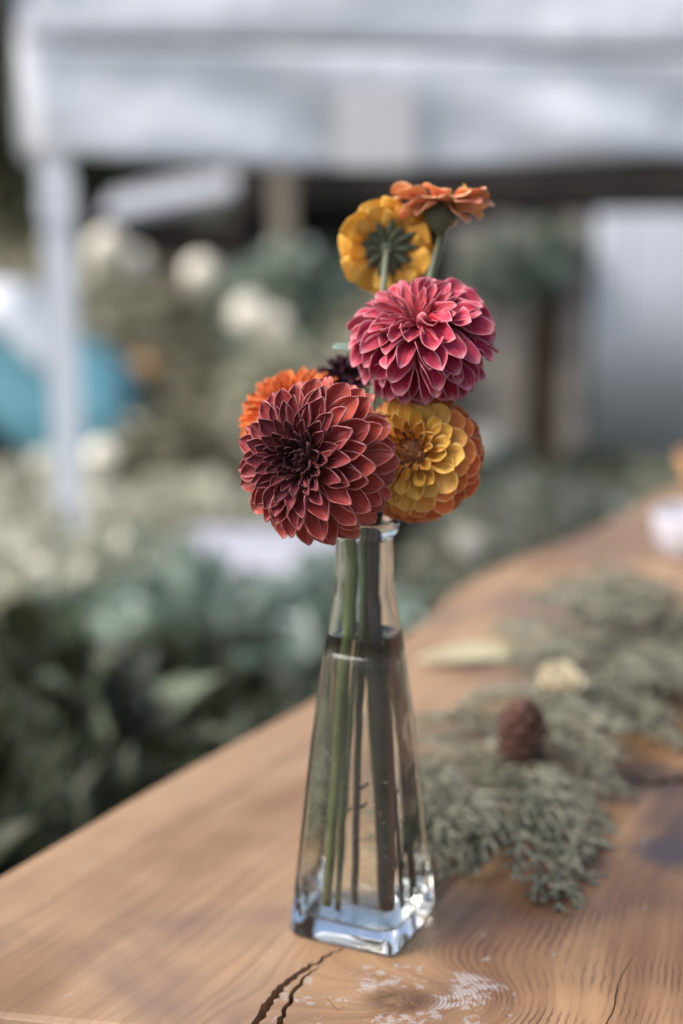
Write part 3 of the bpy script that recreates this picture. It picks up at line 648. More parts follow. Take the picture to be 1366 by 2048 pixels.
spr = [
 (960, 1600, 1060, 1795, 0.010, 0.10, 'cedar sprig tip pointing away from the garland towards the table end'),
 (930, 1560, 900, 1725, 0.008, 0.04, None), (985, 1570, 870, 1640, 0.014, 0.08, None), (1000, 1540, 1180, 1700, 0.014, 0.10, 'broad cedar spray fanning out beyond the pine cone'),
 (1010, 1540, 1110, 1660, 0.020, 0.1, None), (960, 1560, 850, 1530, 0.010, 0.02, None), (1040, 1500, 850, 1590, 0.02, 0.1, None), (1030, 1560, 960, 1690, 0.022, 0.15, None),
 (1060, 1520, 1160, 1590, 0.02, 0.12, None), (1080, 1480, 900, 1490, 0.012, 0.02, None), (1120, 1470, 1240, 1500, 0.02, 0.1, None), (1100, 1450, 1180, 1560, 0.024, 0.12, None),
 (1150, 1430, 1010, 1450, 0.018, 0.05, None), (1180, 1410, 1290, 1450, 0.02, 0.1, None), (1160, 1440, 1240, 1520, 0.018, 0.1, None), (1220, 1390, 1080, 1410, 0.03, 0.06, None),
 (1250, 1370, 1350, 1410, 0.02, 0.1, None), (1280, 1350, 1130, 1330, 0.03, 0.0, None), (1300, 1340, 1400, 1370, 0.02, 0.06, None), (1330, 1320, 1180, 1300, 0.034, 0.02, None),
 (1360, 1310, 1230, 1290, 0.04, 0.02, None), (1380, 1330, 1250, 1350, 0.035, 0.05, None), (1400, 1300, 1290, 1270, 0.036, 0.0, None), (1260, 1340, 1120, 1300, 0.034, -0.05, None), (1420, 1320, 1300, 1320, 0.03, 0, None),
 (950, 1620, 925, 1735, 0.016, 0.1, None), (1000, 1590, 1000, 1700, 0.018, 0.12, None), (1130, 1460, 1060, 1540, 0.026, 0.1, None), (1190, 1400, 1120, 1470, 0.026, 0.08, None), (1310, 1360, 1250, 1440, 0.016, 0.1, None), (900, 1600, 850, 1700, 0.006, 0.02, None), (940, 1530, 1030, 1600, 0.018, 0.1, None),
 (1190, 1420, 1090, 1360, 0.03, 0, None), (1240, 1400, 1330, 1440, 0.03, 0.1, None), (1300, 1380, 1200, 1420, 0.03, 0.05, None), (1350, 1350, 1230, 1330, 0.045, 0.05, None), (1330, 1370, 1420, 1400, 0.03, 0.1, None), (1280, 1330, 1180, 1275, 0.03, -0.05, None),
 (1390, 1350, 1330, 1430, 0.03, 0.1, None), (1340, 1300, 1220, 1262, 0.04, -0.05, None), (1400, 1300, 1480, 1290, 0.05, 0, None), (1420, 1360, 1340, 1380, 0.04, 0.06, None), (1160, 1390, 1080, 1330, 0.02, -0.03, None), (1230, 1420, 1260, 1500, 0.03, 0.12, None),
 (1000, 1600, 900, 1660, 0.03, 0.15, None), (1050, 1560, 980, 1640, 0.035, 0.15, None), (900, 1580, 860, 1640, 0.02, 0.05, None), (960, 1660, 890, 1720, 0.006, 0.02, None)]
for i, (a, b, c_, d_, h, tl, lb) in enumerate(spr):
    if i in (2, 6, 7, 26, 30, 44, 45): continue
    if max(a, c_) > 1230 and max(b, d_) > 1340: b -= 40; d_ -= 48
    sprig(a, b, c_, d_, h, tl, i, 1.12, lb)

def pine_cone():
    base = onz(1035, 1592) + Vector((0, 0, 0.017)); root = thing('pine_cone', 'small red-brown pine cone nestled in the cedar garland', 'pine cone', base)
    mat = simple('cone_scale', (0.11, 0.05, 0.032), 0.6, 0.4, 80); ax = Vector((0.1, 0.3, 1)).normalized(); a, x, y = frame(ax)
    H = 0.040; Rm = 0.0195
    m = MB(); m.tube([base + a * H * k / 6 for k in range(7)], [Rm * 0.55 * math.sin(math.pi * (0.15 + 0.78 * k / 6)) for k in range(7)], 10); m.build('core', mat, root, True)
    sm = petal_mesh('scale', mat, 3, nv=4, nu=5, base=0.5, peak=0.7, point=0.5, cup0=0.4, cup1=0.6, bend=0.3, tipcurl=0.5)
    for i in range(64):
        f = (i + 0.5) / 64; p = base + a * H * f * 0.97; rr = Rm * math.sin(math.pi * (0.14 + 0.78 * f)) ** 0.8
        o = place_petal(root, sm, p, a, x, y, i * 2.4, R(100 - 70 * f), rr * 0.2, rr * 0.9, rr * 0.75, rr * 0.75, (1, 1, 1, 1), 0, 'scale')
pine_cone()
def rose():
    base = onz(1120, 1452) + Vector((0, 0, 0.026)); root = thing('rose', 'cream rosebud among the cedar sprigs', 'flower', base)
    mat = petal_mat('petal_cream', lin(240, 232, 212), lin(214, 200, 160), 0.3, transl=0.25, vein=0.08)
    a, x, y = frame(Vector((-0.2, -0.6, 0.75)).normalized()); me = [petal_mesh('petal', mat, k, base=0.5, peak=0.65, point=0.4, cup0=1.2, cup1=1.2, bend=0.5, tipcurl=-0.4) for k in range(3)]
    for i in range(24):
        f = (i + 0.5) / 24; place_petal(root, me[i % 3], base, a, x, y, i * 2.4, 0.12 + 1.15 * f, 0.001, 0.019 + 0.002 * f, 0.010 + 0.012 * f, 0.012 + 0.01 * f, lin(228, 218, 190), 0.1)
    m = MB(); m.tube([base - a * 0.012, base + a * 0.003], [0.002, 0.006], 8); m.build('calyx', M['sepal'], root, True)
rose()
def long_leaf():
    mat = simple('pale_leaf', (0.46, 0.42, 0.27), 0.5, 0.2, 30)
    p = onz(838, 1338); q = onz(1075, 1312); d = (q - p); L = d.length; d.normalize(); n_ = Vector((0, -0.35, 1)).normalized(); y = n_.cross(d).normalized(); n_ = d.cross(y)
    me = petal_mesh('blade', mat, 9, base=0.25, peak=0.45, point=0.9, cup0=0.9, cup1=0.6, bend=-0.15, tipcurl=-0.1, wave=0.03)
    root = thing('dry_leaf', 'long pale yellow-green leaf lying beside the cedar garland', 'leaf', p + Vector((0, 0, 0.004)))
    o = obj('blade', me, root); Mx = Matrix.Identity(4)
    for i in range(3): Mx[i][0] = d[i] * L; Mx[i][1] = y[i] * 0.026; Mx[i][2] = n_[i] * 0.026; Mx[i][3] = p[i] + (0.007 if i == 2 else 0)
    put(o, Mx)
    m = MB(); m.tube([p + d * L * k / 6 + Vector((0, 0, 0.0075 - 0.0006 * k)) for k in range(7)], [0.0014 * (1 - 0.1 * k) for k in range(7)], 6); m.build('midrib', mat, root, True)
long_leaf()
def lathe(name, mat, prof, loc, label, cat, parts=None):
    root = thing(name, label, cat, loc); return root
def cup():
    loc = onz(1385, 1112); root = thing('mug', 'white ceramic mug on the far part of the slab table', 'mug', loc); mat = simple('ceramic', (0.46, 0.45, 0.49), 0.3, 0.03, 20)
    prof = [(0.001, 0), (0.028, 0), (0.034, 0.004), (0.040, 0.02), (0.043, 0.046), (0.0415, 0.048), (0.039, 0.046), (0.036, 0.016), (0.02, 0.008), (0.001, 0.008)]
    vs = [(r_ * math.cos(q), r_ * math.sin(q), z) for r_, z in prof for q in [2 * math.pi * k / 28 for k in range(28)]]
    fs = [(j * 28 + k, j * 28 + (k + 1) % 28, (j + 1) * 28 + (k + 1) % 28, (j + 1) * 28 + k) for j in range(len(prof) - 1) for k in range(28)]
    obj('cup_body', mesh('cup_body', vs, fs, mat, True), root)
    m = MB(); m.tube(spline([(0.039, 0, 0.04), (0.058, 0, 0.04), (0.062, 0, 0.028), (0.054, 0, 0.014), (0.035, 0, 0.012)], 5), 0.0042, 8); m.build('handle', mat, root, True, world=False)
cup()
def bowl():
    loc = onz(1500, 1020); root = thing('wooden_bowl', 'turned tan wooden bowl on the table beyond the white mug', 'bowl', loc); mat = simple('bowl_wood', (0.42, 0.22, 0.1), 0.5, 0.2, 20)
    prof = [(0.001, 0), (0.045, 0), (0.05, 0.006), (0.075, 0.03), (0.09, 0.062), (0.087, 0.065), (0.082, 0.06), (0.065, 0.03), (0.03, 0.012), (0.001, 0.01)]
    vs = [(r_ * math.cos(q), r_ * math.sin(q), z) for r_, z in prof for q in [2 * math.pi * k / 28 for k in range(28)]]
    fs = [(j * 28 + k, j * 28 + (k + 1) % 28, (j + 1) * 28 + (k + 1) % 28, (j + 1) * 28 + k) for j in range(len(prof) - 1) for k in range(28)]
    tag(root); obj('bowl_wall', mesh('bowl_wall', vs, fs, mat, True), root)
    m = MB(); m.tube([(0.086 * math.cos(q), 0.086 * math.sin(q), 0.0635) for q in [2 * math.pi * k / 24 for k in range(25)]], 0.003, 6, False); m.build('rim', mat, root, True, world=False)
bowl()

# ------------------------------------------------------------------ foliage things
def leaf_cloud(name, mat, parent, n, spot, lsize, seed, droop=0.2):
    """n leaves; spot(r_) gives (point, outward) in world space"""
    r_ = np.random.RandomState(seed); rr = random.Random(seed); vs = []; fs = []
    base = Vector((0, 0, 0)); p = parent
    while p is not None: base += p.location; p = p.parent
    for i in range(n):
        pt, out = spot(rr); d = (out + Vector((rr.gauss(0, 0.6), rr.gauss(0, 0.6), rr.gauss(0, 0.5) - droop))).normalized()
        s_ = d.cross(Vector((rr.gauss(0, 0.35), rr.gauss(0, 0.35), 1))).normalized(); u = s_.cross(d)
        l = lsize * rr.uniform(0.6, 1.25); wd = l * rr.uniform(0.24, 0.36); pt = pt - base; k = len(vs)
        vs += [pt, pt + d * l * 0.3 + s_ * wd * 0.85 + u * wd * 0.25, pt + d * l * 0.65 + s_ * wd * 0.7 + u * wd * 0.15, pt + d * l - u * l * 0.12, pt + d * l * 0.65 - s_ * wd * 0.7 + u * wd * 0.15, pt + d * l * 0.3 - s_ * wd * 0.85 + u * wd * 0.25, pt + d * l * 0.5]
        fs += [(k, k + 1, k + 6), (k + 1, k + 2, k + 6), (k + 2, k + 3, k + 6), (k + 3, k + 4, k + 6), (k + 4, k + 5, k + 6), (k + 5, k, k + 6)]
    return obj(name, mesh(name, vs, fs, mat), parent)
def blob_spot(lobes):
    tot = [a[1].x * a[1].y * a[1].z for a in lobes]
    def f(rr):
        c, s_ = rr.choices(lobes, tot)[0]
        while True:
            v = Vector((rr.gauss(0, 1), rr.gauss(0, 1), rr.gauss(0, 1))).normalized()
            q = rr.uniform(0.35, 1.0) ** 0.5
            p = Vector((c.x + v.x * s_.x * q, c.y + v.y * s_.y * q, c.z + v.z * s_.z * q))
            if p.z > 0.02 and noise.noise(p * (1.6 / max(0.15, s_.x))) > -0.22: return p, v
    return f
def shrub(label, x, y, h, rx, ry, mat, n, lsize, seed, group='garden shrubs', name='shrub', nl=5):
    rr = random.Random(seed); root = thing(name, label, 'shrub', Vector((x, y, 0)), group)
    lobes = []
    for k in range(nl):
        q = rr.uniform(0, 6.28); s_ = rr.uniform(0.5, 0.75)
        lobes.append((Vector((x + rx * 0.5 * math.cos(q), y + ry * 0.5 * math.sin(q), h * rr.uniform(0.35, 0.68))), Vector((rx * s_, ry * s_, h * 0.34 * rr.uniform(0.8, 1.1)))))
    leaf_cloud('foliage', mat, root, n, blob_spot(lobes), lsize, seed)
    for k in range(5):
        q = rr.uniform(0, 6.28); m = MB(); tp = Vector((x + rx * 0.6 * math.cos(q), y + ry * 0.6 * math.sin(q), h * 0.75))
        m.tube(spline([Vector((x + 0.04 * math.cos(q), y + 0.04 * math.sin(q), 0)), Vector((x, y, 0)).lerp(tp, 0.5) + Vector((0, 0, h * 0.1)), tp], 4), [0.012 - 0.0011 * j for j in range(9)], 6); m.build('branch', M['bark'], root, True)
    return root
M['bark'] = simple('bark', (0.11, 0.085, 0.06), 0.9, 0.3, 12, 0.5, 0.01)
M['lf_dark'] = leaf_mat('leaf_dark', (0.014, 0.019, 0.009, 1), (0.055, 0.062, 0.03, 1), 0.55, 0.2, 0.4, glint=(0.14, 0.18, 0.11, 1), share=0.85)
M['lf_teal'] = leaf_mat('leaf_teal', (0.085, 0.13, 0.098, 1), (0.25, 0.33, 0.26, 1), 0.4, 0.25, glint=(0.55, 0.62, 0.56, 1), share=0.9)
M['lf_olive'] = leaf_mat('leaf_olive', (0.09, 0.088, 0.05, 1), (0.28, 0.26, 0.165, 1), 0.45, 0.25, glint=(0.72, 0.68, 0.55, 1), share=0.88)
M['lf_pale'] = leaf_mat('leaf_pale', (0.24, 0.25, 0.175, 1), (0.56, 0.55, 0.42, 1), 0.42, 0.3, glint=(0.82, 0.80, 0.70, 1), share=0.86)
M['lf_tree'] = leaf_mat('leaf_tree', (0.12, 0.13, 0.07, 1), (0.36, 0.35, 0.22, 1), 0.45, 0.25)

# near, below the left table edge
def S(px, py, Y): return aty(px, py, Y)
shr = [  # label, top pixel (x,y), distance, rx, ry, mat, n, leaf
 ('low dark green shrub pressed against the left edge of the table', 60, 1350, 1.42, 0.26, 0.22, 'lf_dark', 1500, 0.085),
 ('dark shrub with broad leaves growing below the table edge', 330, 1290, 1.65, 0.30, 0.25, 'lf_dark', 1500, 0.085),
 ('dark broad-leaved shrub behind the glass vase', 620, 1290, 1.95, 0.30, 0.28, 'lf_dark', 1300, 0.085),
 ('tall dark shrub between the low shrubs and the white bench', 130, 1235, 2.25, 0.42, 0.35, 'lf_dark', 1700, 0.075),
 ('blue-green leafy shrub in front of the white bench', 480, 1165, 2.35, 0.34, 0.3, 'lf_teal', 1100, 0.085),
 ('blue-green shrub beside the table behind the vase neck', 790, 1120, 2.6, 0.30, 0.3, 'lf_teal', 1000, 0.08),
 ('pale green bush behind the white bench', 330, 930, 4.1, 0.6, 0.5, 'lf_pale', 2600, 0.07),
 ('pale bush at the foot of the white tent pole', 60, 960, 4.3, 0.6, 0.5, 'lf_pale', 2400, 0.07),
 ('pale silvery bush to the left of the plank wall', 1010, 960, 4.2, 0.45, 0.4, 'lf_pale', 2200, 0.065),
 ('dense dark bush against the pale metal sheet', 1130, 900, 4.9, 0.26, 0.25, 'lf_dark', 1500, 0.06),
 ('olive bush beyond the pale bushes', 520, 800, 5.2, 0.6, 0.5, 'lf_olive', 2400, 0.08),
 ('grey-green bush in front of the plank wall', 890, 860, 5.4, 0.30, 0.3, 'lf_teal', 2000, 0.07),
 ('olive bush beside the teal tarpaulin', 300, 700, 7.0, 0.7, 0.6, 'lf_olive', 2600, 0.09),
 ('pale bush under the grey shed roof', 330, 520, 8.0, 0.9, 0.6, 'lf_pale', 3400, 0.09),
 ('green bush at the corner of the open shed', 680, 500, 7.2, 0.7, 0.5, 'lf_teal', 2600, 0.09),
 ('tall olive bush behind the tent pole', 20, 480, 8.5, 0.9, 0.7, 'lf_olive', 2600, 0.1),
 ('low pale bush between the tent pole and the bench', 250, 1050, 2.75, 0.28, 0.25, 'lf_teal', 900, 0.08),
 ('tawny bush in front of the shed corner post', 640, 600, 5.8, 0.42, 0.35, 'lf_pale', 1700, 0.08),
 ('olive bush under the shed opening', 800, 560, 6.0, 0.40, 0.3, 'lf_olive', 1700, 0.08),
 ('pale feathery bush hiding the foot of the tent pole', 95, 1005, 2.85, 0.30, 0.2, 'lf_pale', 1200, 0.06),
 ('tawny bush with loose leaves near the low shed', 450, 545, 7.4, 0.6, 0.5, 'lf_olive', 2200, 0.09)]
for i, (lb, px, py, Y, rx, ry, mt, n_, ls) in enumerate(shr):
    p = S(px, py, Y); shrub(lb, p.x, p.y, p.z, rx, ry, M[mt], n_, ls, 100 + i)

def climber():
    c = aty(1045, 520, 7.12); root = thing('climbing_plant', 'green climber spilling over the top of the plank wall', 'plant', Vector((c.x, c.y, 0)))
    lobes = [(c + Vector((dx, 0, dz)), Vector((rx, 0.07, rz))) for dx, dz, rx, rz in ((-0.16, -0.02, 0.16, 0.13), (0.05, 0.05, 0.18, 0.13), (0.20, 0.0, 0.14, 0.11), (-0.02, -0.10, 0.15, 0.09))]
    leaf_cloud('foliage', M['lf_teal'], root, 700, blob_spot(lobes), 0.07, 77)
    m = MB(); m.tube(spline([Vector((c.x + 0.05, c.y, 0)), Vector((c.x, c.y, 0.5)), Vector((c.x + 0.06, c.y, 0.8)), c], 4), 0.009, 6); m.build('vine_stem', M['bark'], root, True)
climber()
# added stand-ins for sun glints: pale round heads on stalks, a hand wide
M['blossom'] = simple('blossom', (0.84, 0.79, 0.66), 0.6, 0.05, 30)
M['glint_head_d'] = simple('glint_head_dull', (0.45, 0.43, 0.36), 0.6, 0.05, 30)
M['glint_head_o'] = simple('glint_head_orange', (0.42, 0.24, 0.10), 0.6, 0.1, 30)
def blossom(px, py, Y, rad, mat, label):
    p = S(px, py, Y); root = thing('blossom', label, 'flower', Vector((p.x, p.y, 0)), 'added round pale sun-glint stand-ins in the garden'); rr = random.Random(int(px * 7 + py))
    m = MB()
    for i in range(90):
        v = Vector((rr.gauss(0, 1), rr.gauss(0, 1), rr.gauss(0, 1))).normalized(); a, x, y = frame(v); s_ = rad * 0.34; c = p + v * rad * 0.8
        m.add([c + x * s_, c + y * s_, c - x * s_, c - y * s_, c + v * s_ * 0.5], [(0, 1, 4), (1, 2, 4), (2, 3, 4), (3, 0, 4)])
    m.build('glint_ball', mat, root)
    m = MB(); m.tube([(p.x + 0.03, p.y + 0.02, 0), (p.x + 0.02, p.y, p.z * 0.6), p], [0.006, 0.005, 0.004], 6); m.build('stalk', M['stem_olive'], root, True)
for px, py, Y, rad, mt, lb in [(403, 545, 6.6, 0.085, 'blossom', 'single cream ball added as a sun glint clear of the pale bush'), (205, 912, 3.9, 0.05, 'blossom', 'cream ball added as a sun glint beside the white tent pole'), (500, 630, 6.2, 0.09, 'blossom', 'cream ball added as a sun glint beside the brown post'),
      (548, 655, 6.4, 0.085, 'blossom', 'larger cream ball added as a sun glint against the brown post'), (215, 495, 7.2, 0.1, 'blossom', 'cream ball added as a sun glint high in the pale bush'), (265, 530, 7.3, 0.1, 'blossom', 'cream ball added as a sun glint low in the pale bush'),
      (965, 890, 4.6, 0.055, 'blossom', 'cream ball added as a sun glint left of the dark bush'), (940, 1090, 3.4, 0.045, 'glint_head_d', 'dull beige ball added as a faint glint beside the far table edge'), (290, 742, 6.4, 0.07, 'glint_head_o', 'tan orange ball added as a glint near the teal tarpaulin'), (830, 975, 4.0, 0.04, 'blossom', 'cream ball added as a sun glint behind the ball dahlia')]:
    blossom(px, py, Y, rad, M[mt], lb)

# ------------------------------------------------------------------ white tent
M['canvas'] = None
t = NT('tent_canvas'); tc = t.n('TexCoord').outputs['Object']
t.set(Base_Color=t.mix(t.smooth(t.noise(tc, 2.2, 3), 0.35, 0.7), (0.84, 0.87, 0.91, 1), (0.89, 0.91, 0.93, 1)), Roughness=0.75); t.bump(t.noise(tc, 5, 2), 0.5, 0.05)
tr = t.n('BsdfTranslucent'); tr.inputs[0].default_value = (0.88, 0.90, 0.93, 1); mx = t.n('MixShader'); mx.inputs[0].default_value = 0.35
t.t.links.new(t.b.outputs[0], mx.inputs[1]); t.t.links.new(tr.outputs[0], mx.inputs[2]); t.t.links.new(mx.outputs[0], t.out.inputs[0]); M['canvas'] = t.m
M['pole'] = simple('pole_white', (0.86, 0.88, 0.91), 0.4, 0.04, 5)
M['patch'] = simple('patch_beige', (0.78, 0.77, 0.73), 0.8, 0.05, 6)
def tent():
    Y0 = 3.2; p = aty(118, 500, Y0); O = Vector((p.x, p.y, 0)); root = thing('canopy_tent', 'white canopy tent with hanging valance and square corner pole', 'tent', O)
    an = R(10.5); X = Vector((math.cos(an), math.sin(an), 0)); Yd = Vector((-math.sin(an), math.cos(an), 0)); W = 3.0; D = 1.8
    zrail = aty(118, 95, Y0).z - p.z * 0; drop = aty(118, 306, Y0).z; ztop = aty(118, -230, Y0).z; n = 60; m0 = -0.072
    def L(x, y, z): return X * x + Yd * y + Vector((0, 0, z))
    def grid(name, fn, nj, ni, mat, solid=True):
        vs = [fn(i / ni, j / nj) for j in range(nj + 1) for i in range(ni + 1)]
        o = obj(name, mesh(name, vs, [(j * (ni + 1) + i, j * (ni + 1) + i + 1, (j + 1) * (ni + 1) + i + 1, (j + 1) * (ni + 1) + i) for j in range(nj) for i in range(ni)], mat, True), root)
        if solid: md = o.modifiers.new('s', 'SOLIDIFY'); md.thickness = 0.002
        return o
    def front(f, g):
        z = zrail + (drop - 0.03 * math.sin(math.pi * min(1, f * 2.2)) - zrail) * g
        y = -0.045 + g * (0.016 * math.sin(f * 21 + g * 3) + 0.012 * math.sin(f * 47 + 1.3 - g * 5)) + 0.045 * math.sin((f * 8 - g * 1.5) * 2.4) * g * (1.2 - g) * 1.6
        return L(m0 + (W + 0.1) * f + 0.02 * (1 - f) * g, y, z)
    grid('valance', front, 12, n, M['canvas'])
    grid('front_panel', lambda f, g: L(m0 + (W + 0.1) * f, -0.0465 + 0.05 * (1 - g) + 0.02 * math.sin(f * 17 + g * 2) * g * (1 - g) * 3, ztop + (zrail + 0.012 - ztop) * g), 8, n, M['canvas'])
    grid('side_valance', lambda f, g: L(m0 + 0.012 * math.sin(f * 33) * g, -0.04 + (D + 0.1) * f, ztop + (drop - ztop) * g), 8, n, M['canvas'])
    cs = [L(m0, 0.045, ztop), L(W, 0.045, ztop), L(W, D, ztop), L(m0, D, ztop)]; apex = L(W / 2, D / 2, ztop + 0.7)
    for k in range(4):
        a, b = cs[k], cs[(k + 1) % 4]
        grid('roof_panel', lambda f, g: a.lerp(b, f).lerp(apex, g) - Vector((0, 0, 0.05 * math.sin(math.pi * g) * (1 - g) * math.sin(math.pi * f))), 10, 12, M['canvas'], False)
    m = MB(); m.tube([L(0, 0, zrail - 0.01), L(W, 0, zrail - 0.01)], 0.016, 8); m.build('top_rail', M['pole'], root, True, world=False)
    Mr = Matrix.Rotation(an, 3, 'Z')
    for x, y in ((0, 0), (W, 0), (0, D), (W, D)):
        m = MB(); m.box(L(x, y, ztop / 2), (0.066, 0.066, ztop - 0.02), Mr); m.box(L(x, y, 0.005), (0.16, 0.16, 0.01), Mr); m.build('pole', M['pole'], root, world=False)
    m = MB(); m.box(L(0, 0, aty(118, 400, Y0).z), (0.08, 0.08, 0.10), Mr); m.build('leg_clamp', M['pole'], root, world=False)
    fa = 0.232; pw = 0.17
    m = MB(); m.box(L(m0 + 3.1 * fa + 0.05, -0.083, zrail - 0.165), (pw, 0.003, 0.17), Mr); m.build('patch', M['patch'], root, world=False)
tent()

# ------------------------------------------------------------------ sheds, fence boards, bench, tarp, trees
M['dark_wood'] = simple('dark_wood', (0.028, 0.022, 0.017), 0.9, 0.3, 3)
M['post_wood'] = simple('post_wood', (0.27, 0.23, 0.175), 0.8, 0.2, 6)
M['board'] = simple('board_wood', (0.30, 0.27, 0.24), 0.85, 0.35, 5)
M['gap_shade'] = simple('door_gap_shade', (0.10, 0.065, 0.04), 0.85, 0.3, 5)  # dark brown boards painted for the shade of the open door gap
M['sheet'] = simple('metal_sheet', (0.38, 0.41, 0.45), 0.6, 0.06, 4)
M['roof_sheet'] = simple('roof_sheet', (0.40, 0.43, 0.48), 0.5, 0.1, 4)
def shed():
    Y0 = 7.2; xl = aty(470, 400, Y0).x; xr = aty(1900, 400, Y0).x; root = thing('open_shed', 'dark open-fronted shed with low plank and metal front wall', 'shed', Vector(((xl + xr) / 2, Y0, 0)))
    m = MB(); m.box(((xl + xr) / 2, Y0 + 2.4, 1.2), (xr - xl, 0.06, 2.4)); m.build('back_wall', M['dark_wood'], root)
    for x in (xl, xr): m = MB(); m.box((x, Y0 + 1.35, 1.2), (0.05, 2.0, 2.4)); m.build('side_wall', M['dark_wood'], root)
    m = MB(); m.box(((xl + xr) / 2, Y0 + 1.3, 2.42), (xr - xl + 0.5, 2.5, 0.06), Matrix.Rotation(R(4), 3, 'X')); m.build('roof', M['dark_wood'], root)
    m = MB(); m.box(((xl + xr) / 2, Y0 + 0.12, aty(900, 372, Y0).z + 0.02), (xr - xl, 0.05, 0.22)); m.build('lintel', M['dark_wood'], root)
    for px in (565,): q = aty(px, 500, Y0 - 0.05); m = MB(); m.box((q.x, q.y, 1.15), (0.10, 0.10, 2.3)); m.build('post', M['post_wood'], root)
    zt = aty(1000, 436, Y0).z; rr = random.Random(4); px = 905
    while px < 1172:
        wd = rr.uniform(34, 46); q = aty(px + wd / 2, 500, Y0); brown = 1070 < px + wd / 2 < 1125; h = zt * rr.uniform(0.97, 1.02)
        m = MB(); m.box((q.x, Y0 + (0.05 if brown else rr.uniform(-0.006, 0.006)), h / 2), ((wd - 2.5) / FPX * Y0 * 1.0, 0.022, h)); m.build('board', M['gap_shade' if brown else 'board'], root); px += wd
    xa = aty(1186, 500, Y0).x; xb = aty(1620, 500, Y0).x; vs = []; n = 90; zt = aty(1250, 424, Y0).z
    for k in range(n + 1):
        x = xa + (xb - xa) * k / n; y = Y0 - 0.04 + 0.009 * math.sin(k * 2 * math.pi / 7.5); vs += [Vector((x, y, 0.01)) - root.location, Vector((x, y, zt)) - root.location]
    o = obj('metal_sheet', mesh('metal_sheet', vs, [(2 * k, 2 * k + 2, 2 * k + 3, 2 * k + 1) for k in range(n)], M['sheet'], True), root); md = o.modifiers.new('s', 'SOLIDIFY'); md.thickness = 0.002
shed()
def low_shed():
    Y0 = 9.5; a = aty(195, 410, Y0); b = aty(520, 345, Y0); root = thing('low_shed', 'low dark shed with pale sloping metal roof behind the bushes', 'shed', Vector(((a.x + b.x) / 2, Y0 + 0.6, 0)))
    c = Vector(((a.x + b.x) / 2, Y0 + 0.5, (a.z + b.z) / 2)); an = math.atan2(b.z - a.z, b.x - a.x); Mr = Matrix.Rotation(-an, 3, 'Y') @ Matrix.Rotation(R(13), 3, 'X')
    m = MB(); m.box(c, (1.12, 0.7, 0.03), Mr); m.build('roof', M['roof_sheet'], root)
    m = MB(); m.box(c + Mr @ Vector((0, -0.36, -0.02)), (1.12, 0.02, 0.06), Mr); m.build('fascia', M['roof_sheet'], root)
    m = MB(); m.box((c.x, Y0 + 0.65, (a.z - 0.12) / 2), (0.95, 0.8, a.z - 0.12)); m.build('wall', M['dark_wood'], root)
low_shed()
def bench():
    Y0 = 3.05; xa = aty(345, 1100, Y0).x; xb = aty(690, 1100, Y0).x; z = aty(400, 1150, Y0).z; root = thing('garden_bench', 'white painted slatted garden bench among the bushes', 'bench', Vector(((xa + xb) / 2, Y0 + 0.2, 0)))
    mat = simple('bench_paint', (0.46, 0.46, 0.52), 0.5, 0.05, 8)
    for k in range(4): m = MB(); m.box(((xa + xb) / 2, Y0 + 0.04 + k * 0.105, z), (xb - xa, 0.095, 0.03)); m.build('slat', mat, root)
    m = MB(); m.box(((xa + xb) / 2, Y0 + 0.0, z - 0.05), (xb - xa - 0.04, 0.022, 0.065)); m.build('apron', mat, root)
    for x in (xa + 0.06, xb - 0.06):
        for y in (Y0 + 0.05, Y0 + 0.36): m = MB(); m.box((x, y, (z - 0.016) / 2), (0.05, 0.05, z - 0.016)); m.build('leg', mat, root)
bench()
def tarp():
    Y0 = 5.6; root = thing('tarpaulin', 'teal tarpaulin with a white top draped over a pile behind the tent pole', 'tarpaulin', Vector((aty(60, 700, Y0).x, Y0 + 0.3, 0)))
    teal = simple('tarp_teal', (0.13, 0.33, 0.40), 0.45, 0.15, 4, 0.4, 0.02); wh = simple('tarp_white', (0.68, 0.71, 0.75), 0.5, 0.05, 4)
    def ridge(x): return interp(((-400, 560), (0, 590), (60, 640), (110, 690), (170, 725), (235, 775), (260, 860)), x)
    pxs = [-400 + 22 * k for k in range(31)]
    def sheet(name, mat, prof, off=0.0):
        vs = []; N = len(prof)
        for j, (dy, yy) in enumerate(prof):
            for px in pxs:
                q = aty(px, ridge(px) + dy, Y0); wv = 0.03 * noise.noise((px * 0.012, j * 0.6, 1.0))
                vs.append(Vector((q.x, Y0 + yy + wv, max(0.01, q.z + off + 0.012 * noise.noise((px * 0.03, j, 5))))) - root.location)
        n_ = len(pxs); o = obj(name, mesh(name, vs, [(j * n_ + i, j * n_ + i + 1, (j + 1) * n_ + i + 1, (j + 1) * n_ + i) for j in range(N - 1) for i in range(n_ - 1)], mat, True), root)
        md = o.modifiers.new('s', 'SOLIDIFY'); md.thickness = 0.004
    sheet('cloth', teal, [(0, 0.6), (0, 0.25), (14, 0.06), (60, 0.0), (110, -0.02), (150, -0.03), (190, -0.05), (260, -0.06)])
    pxs[:] = [-400 + 22 * k for k in range(24)]
    sheet('white_top', wh, [(-6, 0.58), (-6, 0.24), (8, 0.045), (40, -0.012), (72, -0.028)], 0.004)
    m = MB(); q = aty(-100, 800, Y0); m.box((q.x, Y0 + 0.38, 0.32), (0.9, 0.45, 0.64)); m.build('stacked_crates', M['dark_wood'], root)
tarp()
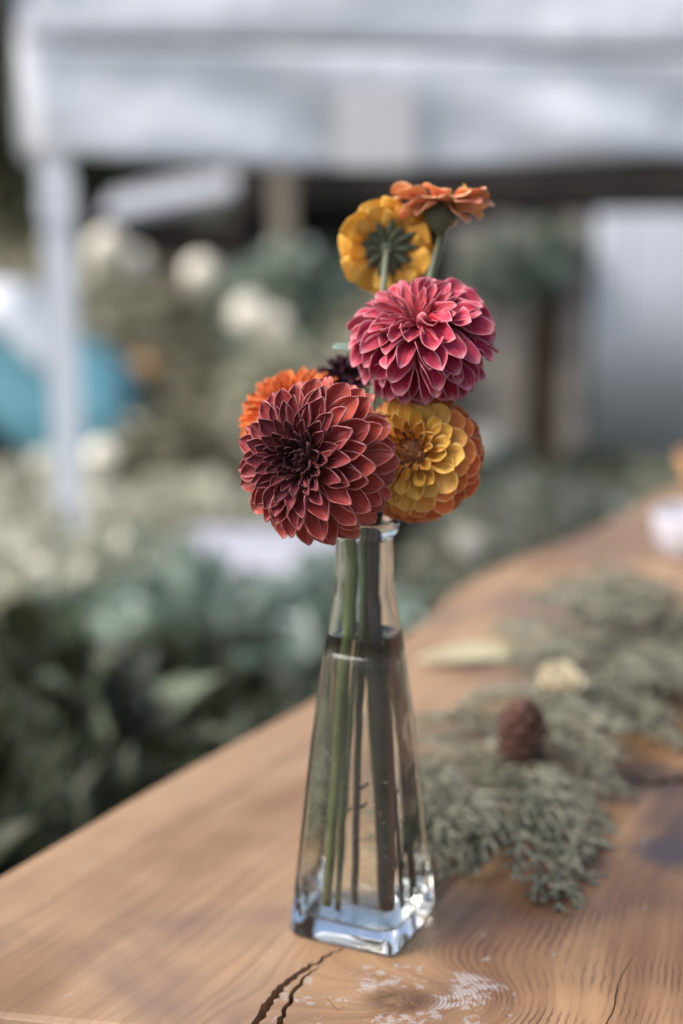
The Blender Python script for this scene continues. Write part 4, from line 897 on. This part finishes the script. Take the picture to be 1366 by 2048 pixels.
def tree(label, px, Y, h, cr, seed, n=4200, mat='lf_tree'):
    x = aty(px, 500, Y).x; rr = random.Random(seed); root = thing('tree', label, 'tree', Vector((x, Y, 0)), 'trees behind the sheds')
    m = MB(); m.tube(spline([(x, Y, 0), (x + 0.1, Y, h * 0.3), (x - 0.05, Y + 0.1, h * 0.6), (x + 0.1, Y, h * 0.85)], 4), [0.16 - 0.011 * k for k in range(13)], 9); m.build('trunk', M['bark'], root, True)
    for k in range(6):
        q = rr.uniform(0, 6.28); z0 = h * rr.uniform(0.25, 0.6); m = MB(); m.tube(spline([(x, Y, z0), (x + cr * 0.4 * math.cos(q), Y + cr * 0.4 * math.sin(q), z0 + 0.5), (x + cr * 0.8 * math.cos(q), Y + cr * 0.8 * math.sin(q), z0 + 0.9)], 3), [0.06 - 0.006 * k for k in range(7)], 6); m.build('limb', M['bark'], root, True)
    lobes = [(Vector((x + rr.uniform(-1, 1) * cr * 0.55, Y + rr.uniform(-1, 1) * cr * 0.5, h * rr.uniform(0.22, 0.85))), Vector((cr * rr.uniform(0.45, 0.65), cr * rr.uniform(0.4, 0.6), h * rr.uniform(0.13, 0.2)))) for k in range(11)]
    leaf_cloud('crown', M[mat], root, n, blob_spot(lobes), 0.20, seed)
for i, (px, Y, h, cr, lb) in enumerate([(-120, 11.5, 5.5, 2.0, 'dense olive tree beyond the tarpaulin pile'), (230, 13.0, 5.0, 2.0, 'tree standing behind the low pale-roofed shed'), (520, 12.0, 5.2, 2.0, 'tree left of the open shed roof'), (830, 14.0, 5.5, 2.2, 'tree rising behind the open shed'), (1200, 14.0, 5.5, 2.3, 'broad tree behind the metal sheet end of the shed'), (40, 16.0, 6.5, 2.6, 'tall tree furthest back above the tent pole'), (-500, 12, 5.5, 2.2, 'tree at the garden edge past the tarpaulin'), (1650, 13, 5.5, 2.2, 'tree past the end of the open shed'), (-1000, 12.5, 5.2, 2.1, 'round tree at the far end of the tree row'), (-40, 12.0, 5.6, 1.7, 'leafy tree standing behind the tall olive bush')]):
    tree(lb, px, Y, h, cr, 300 + i)
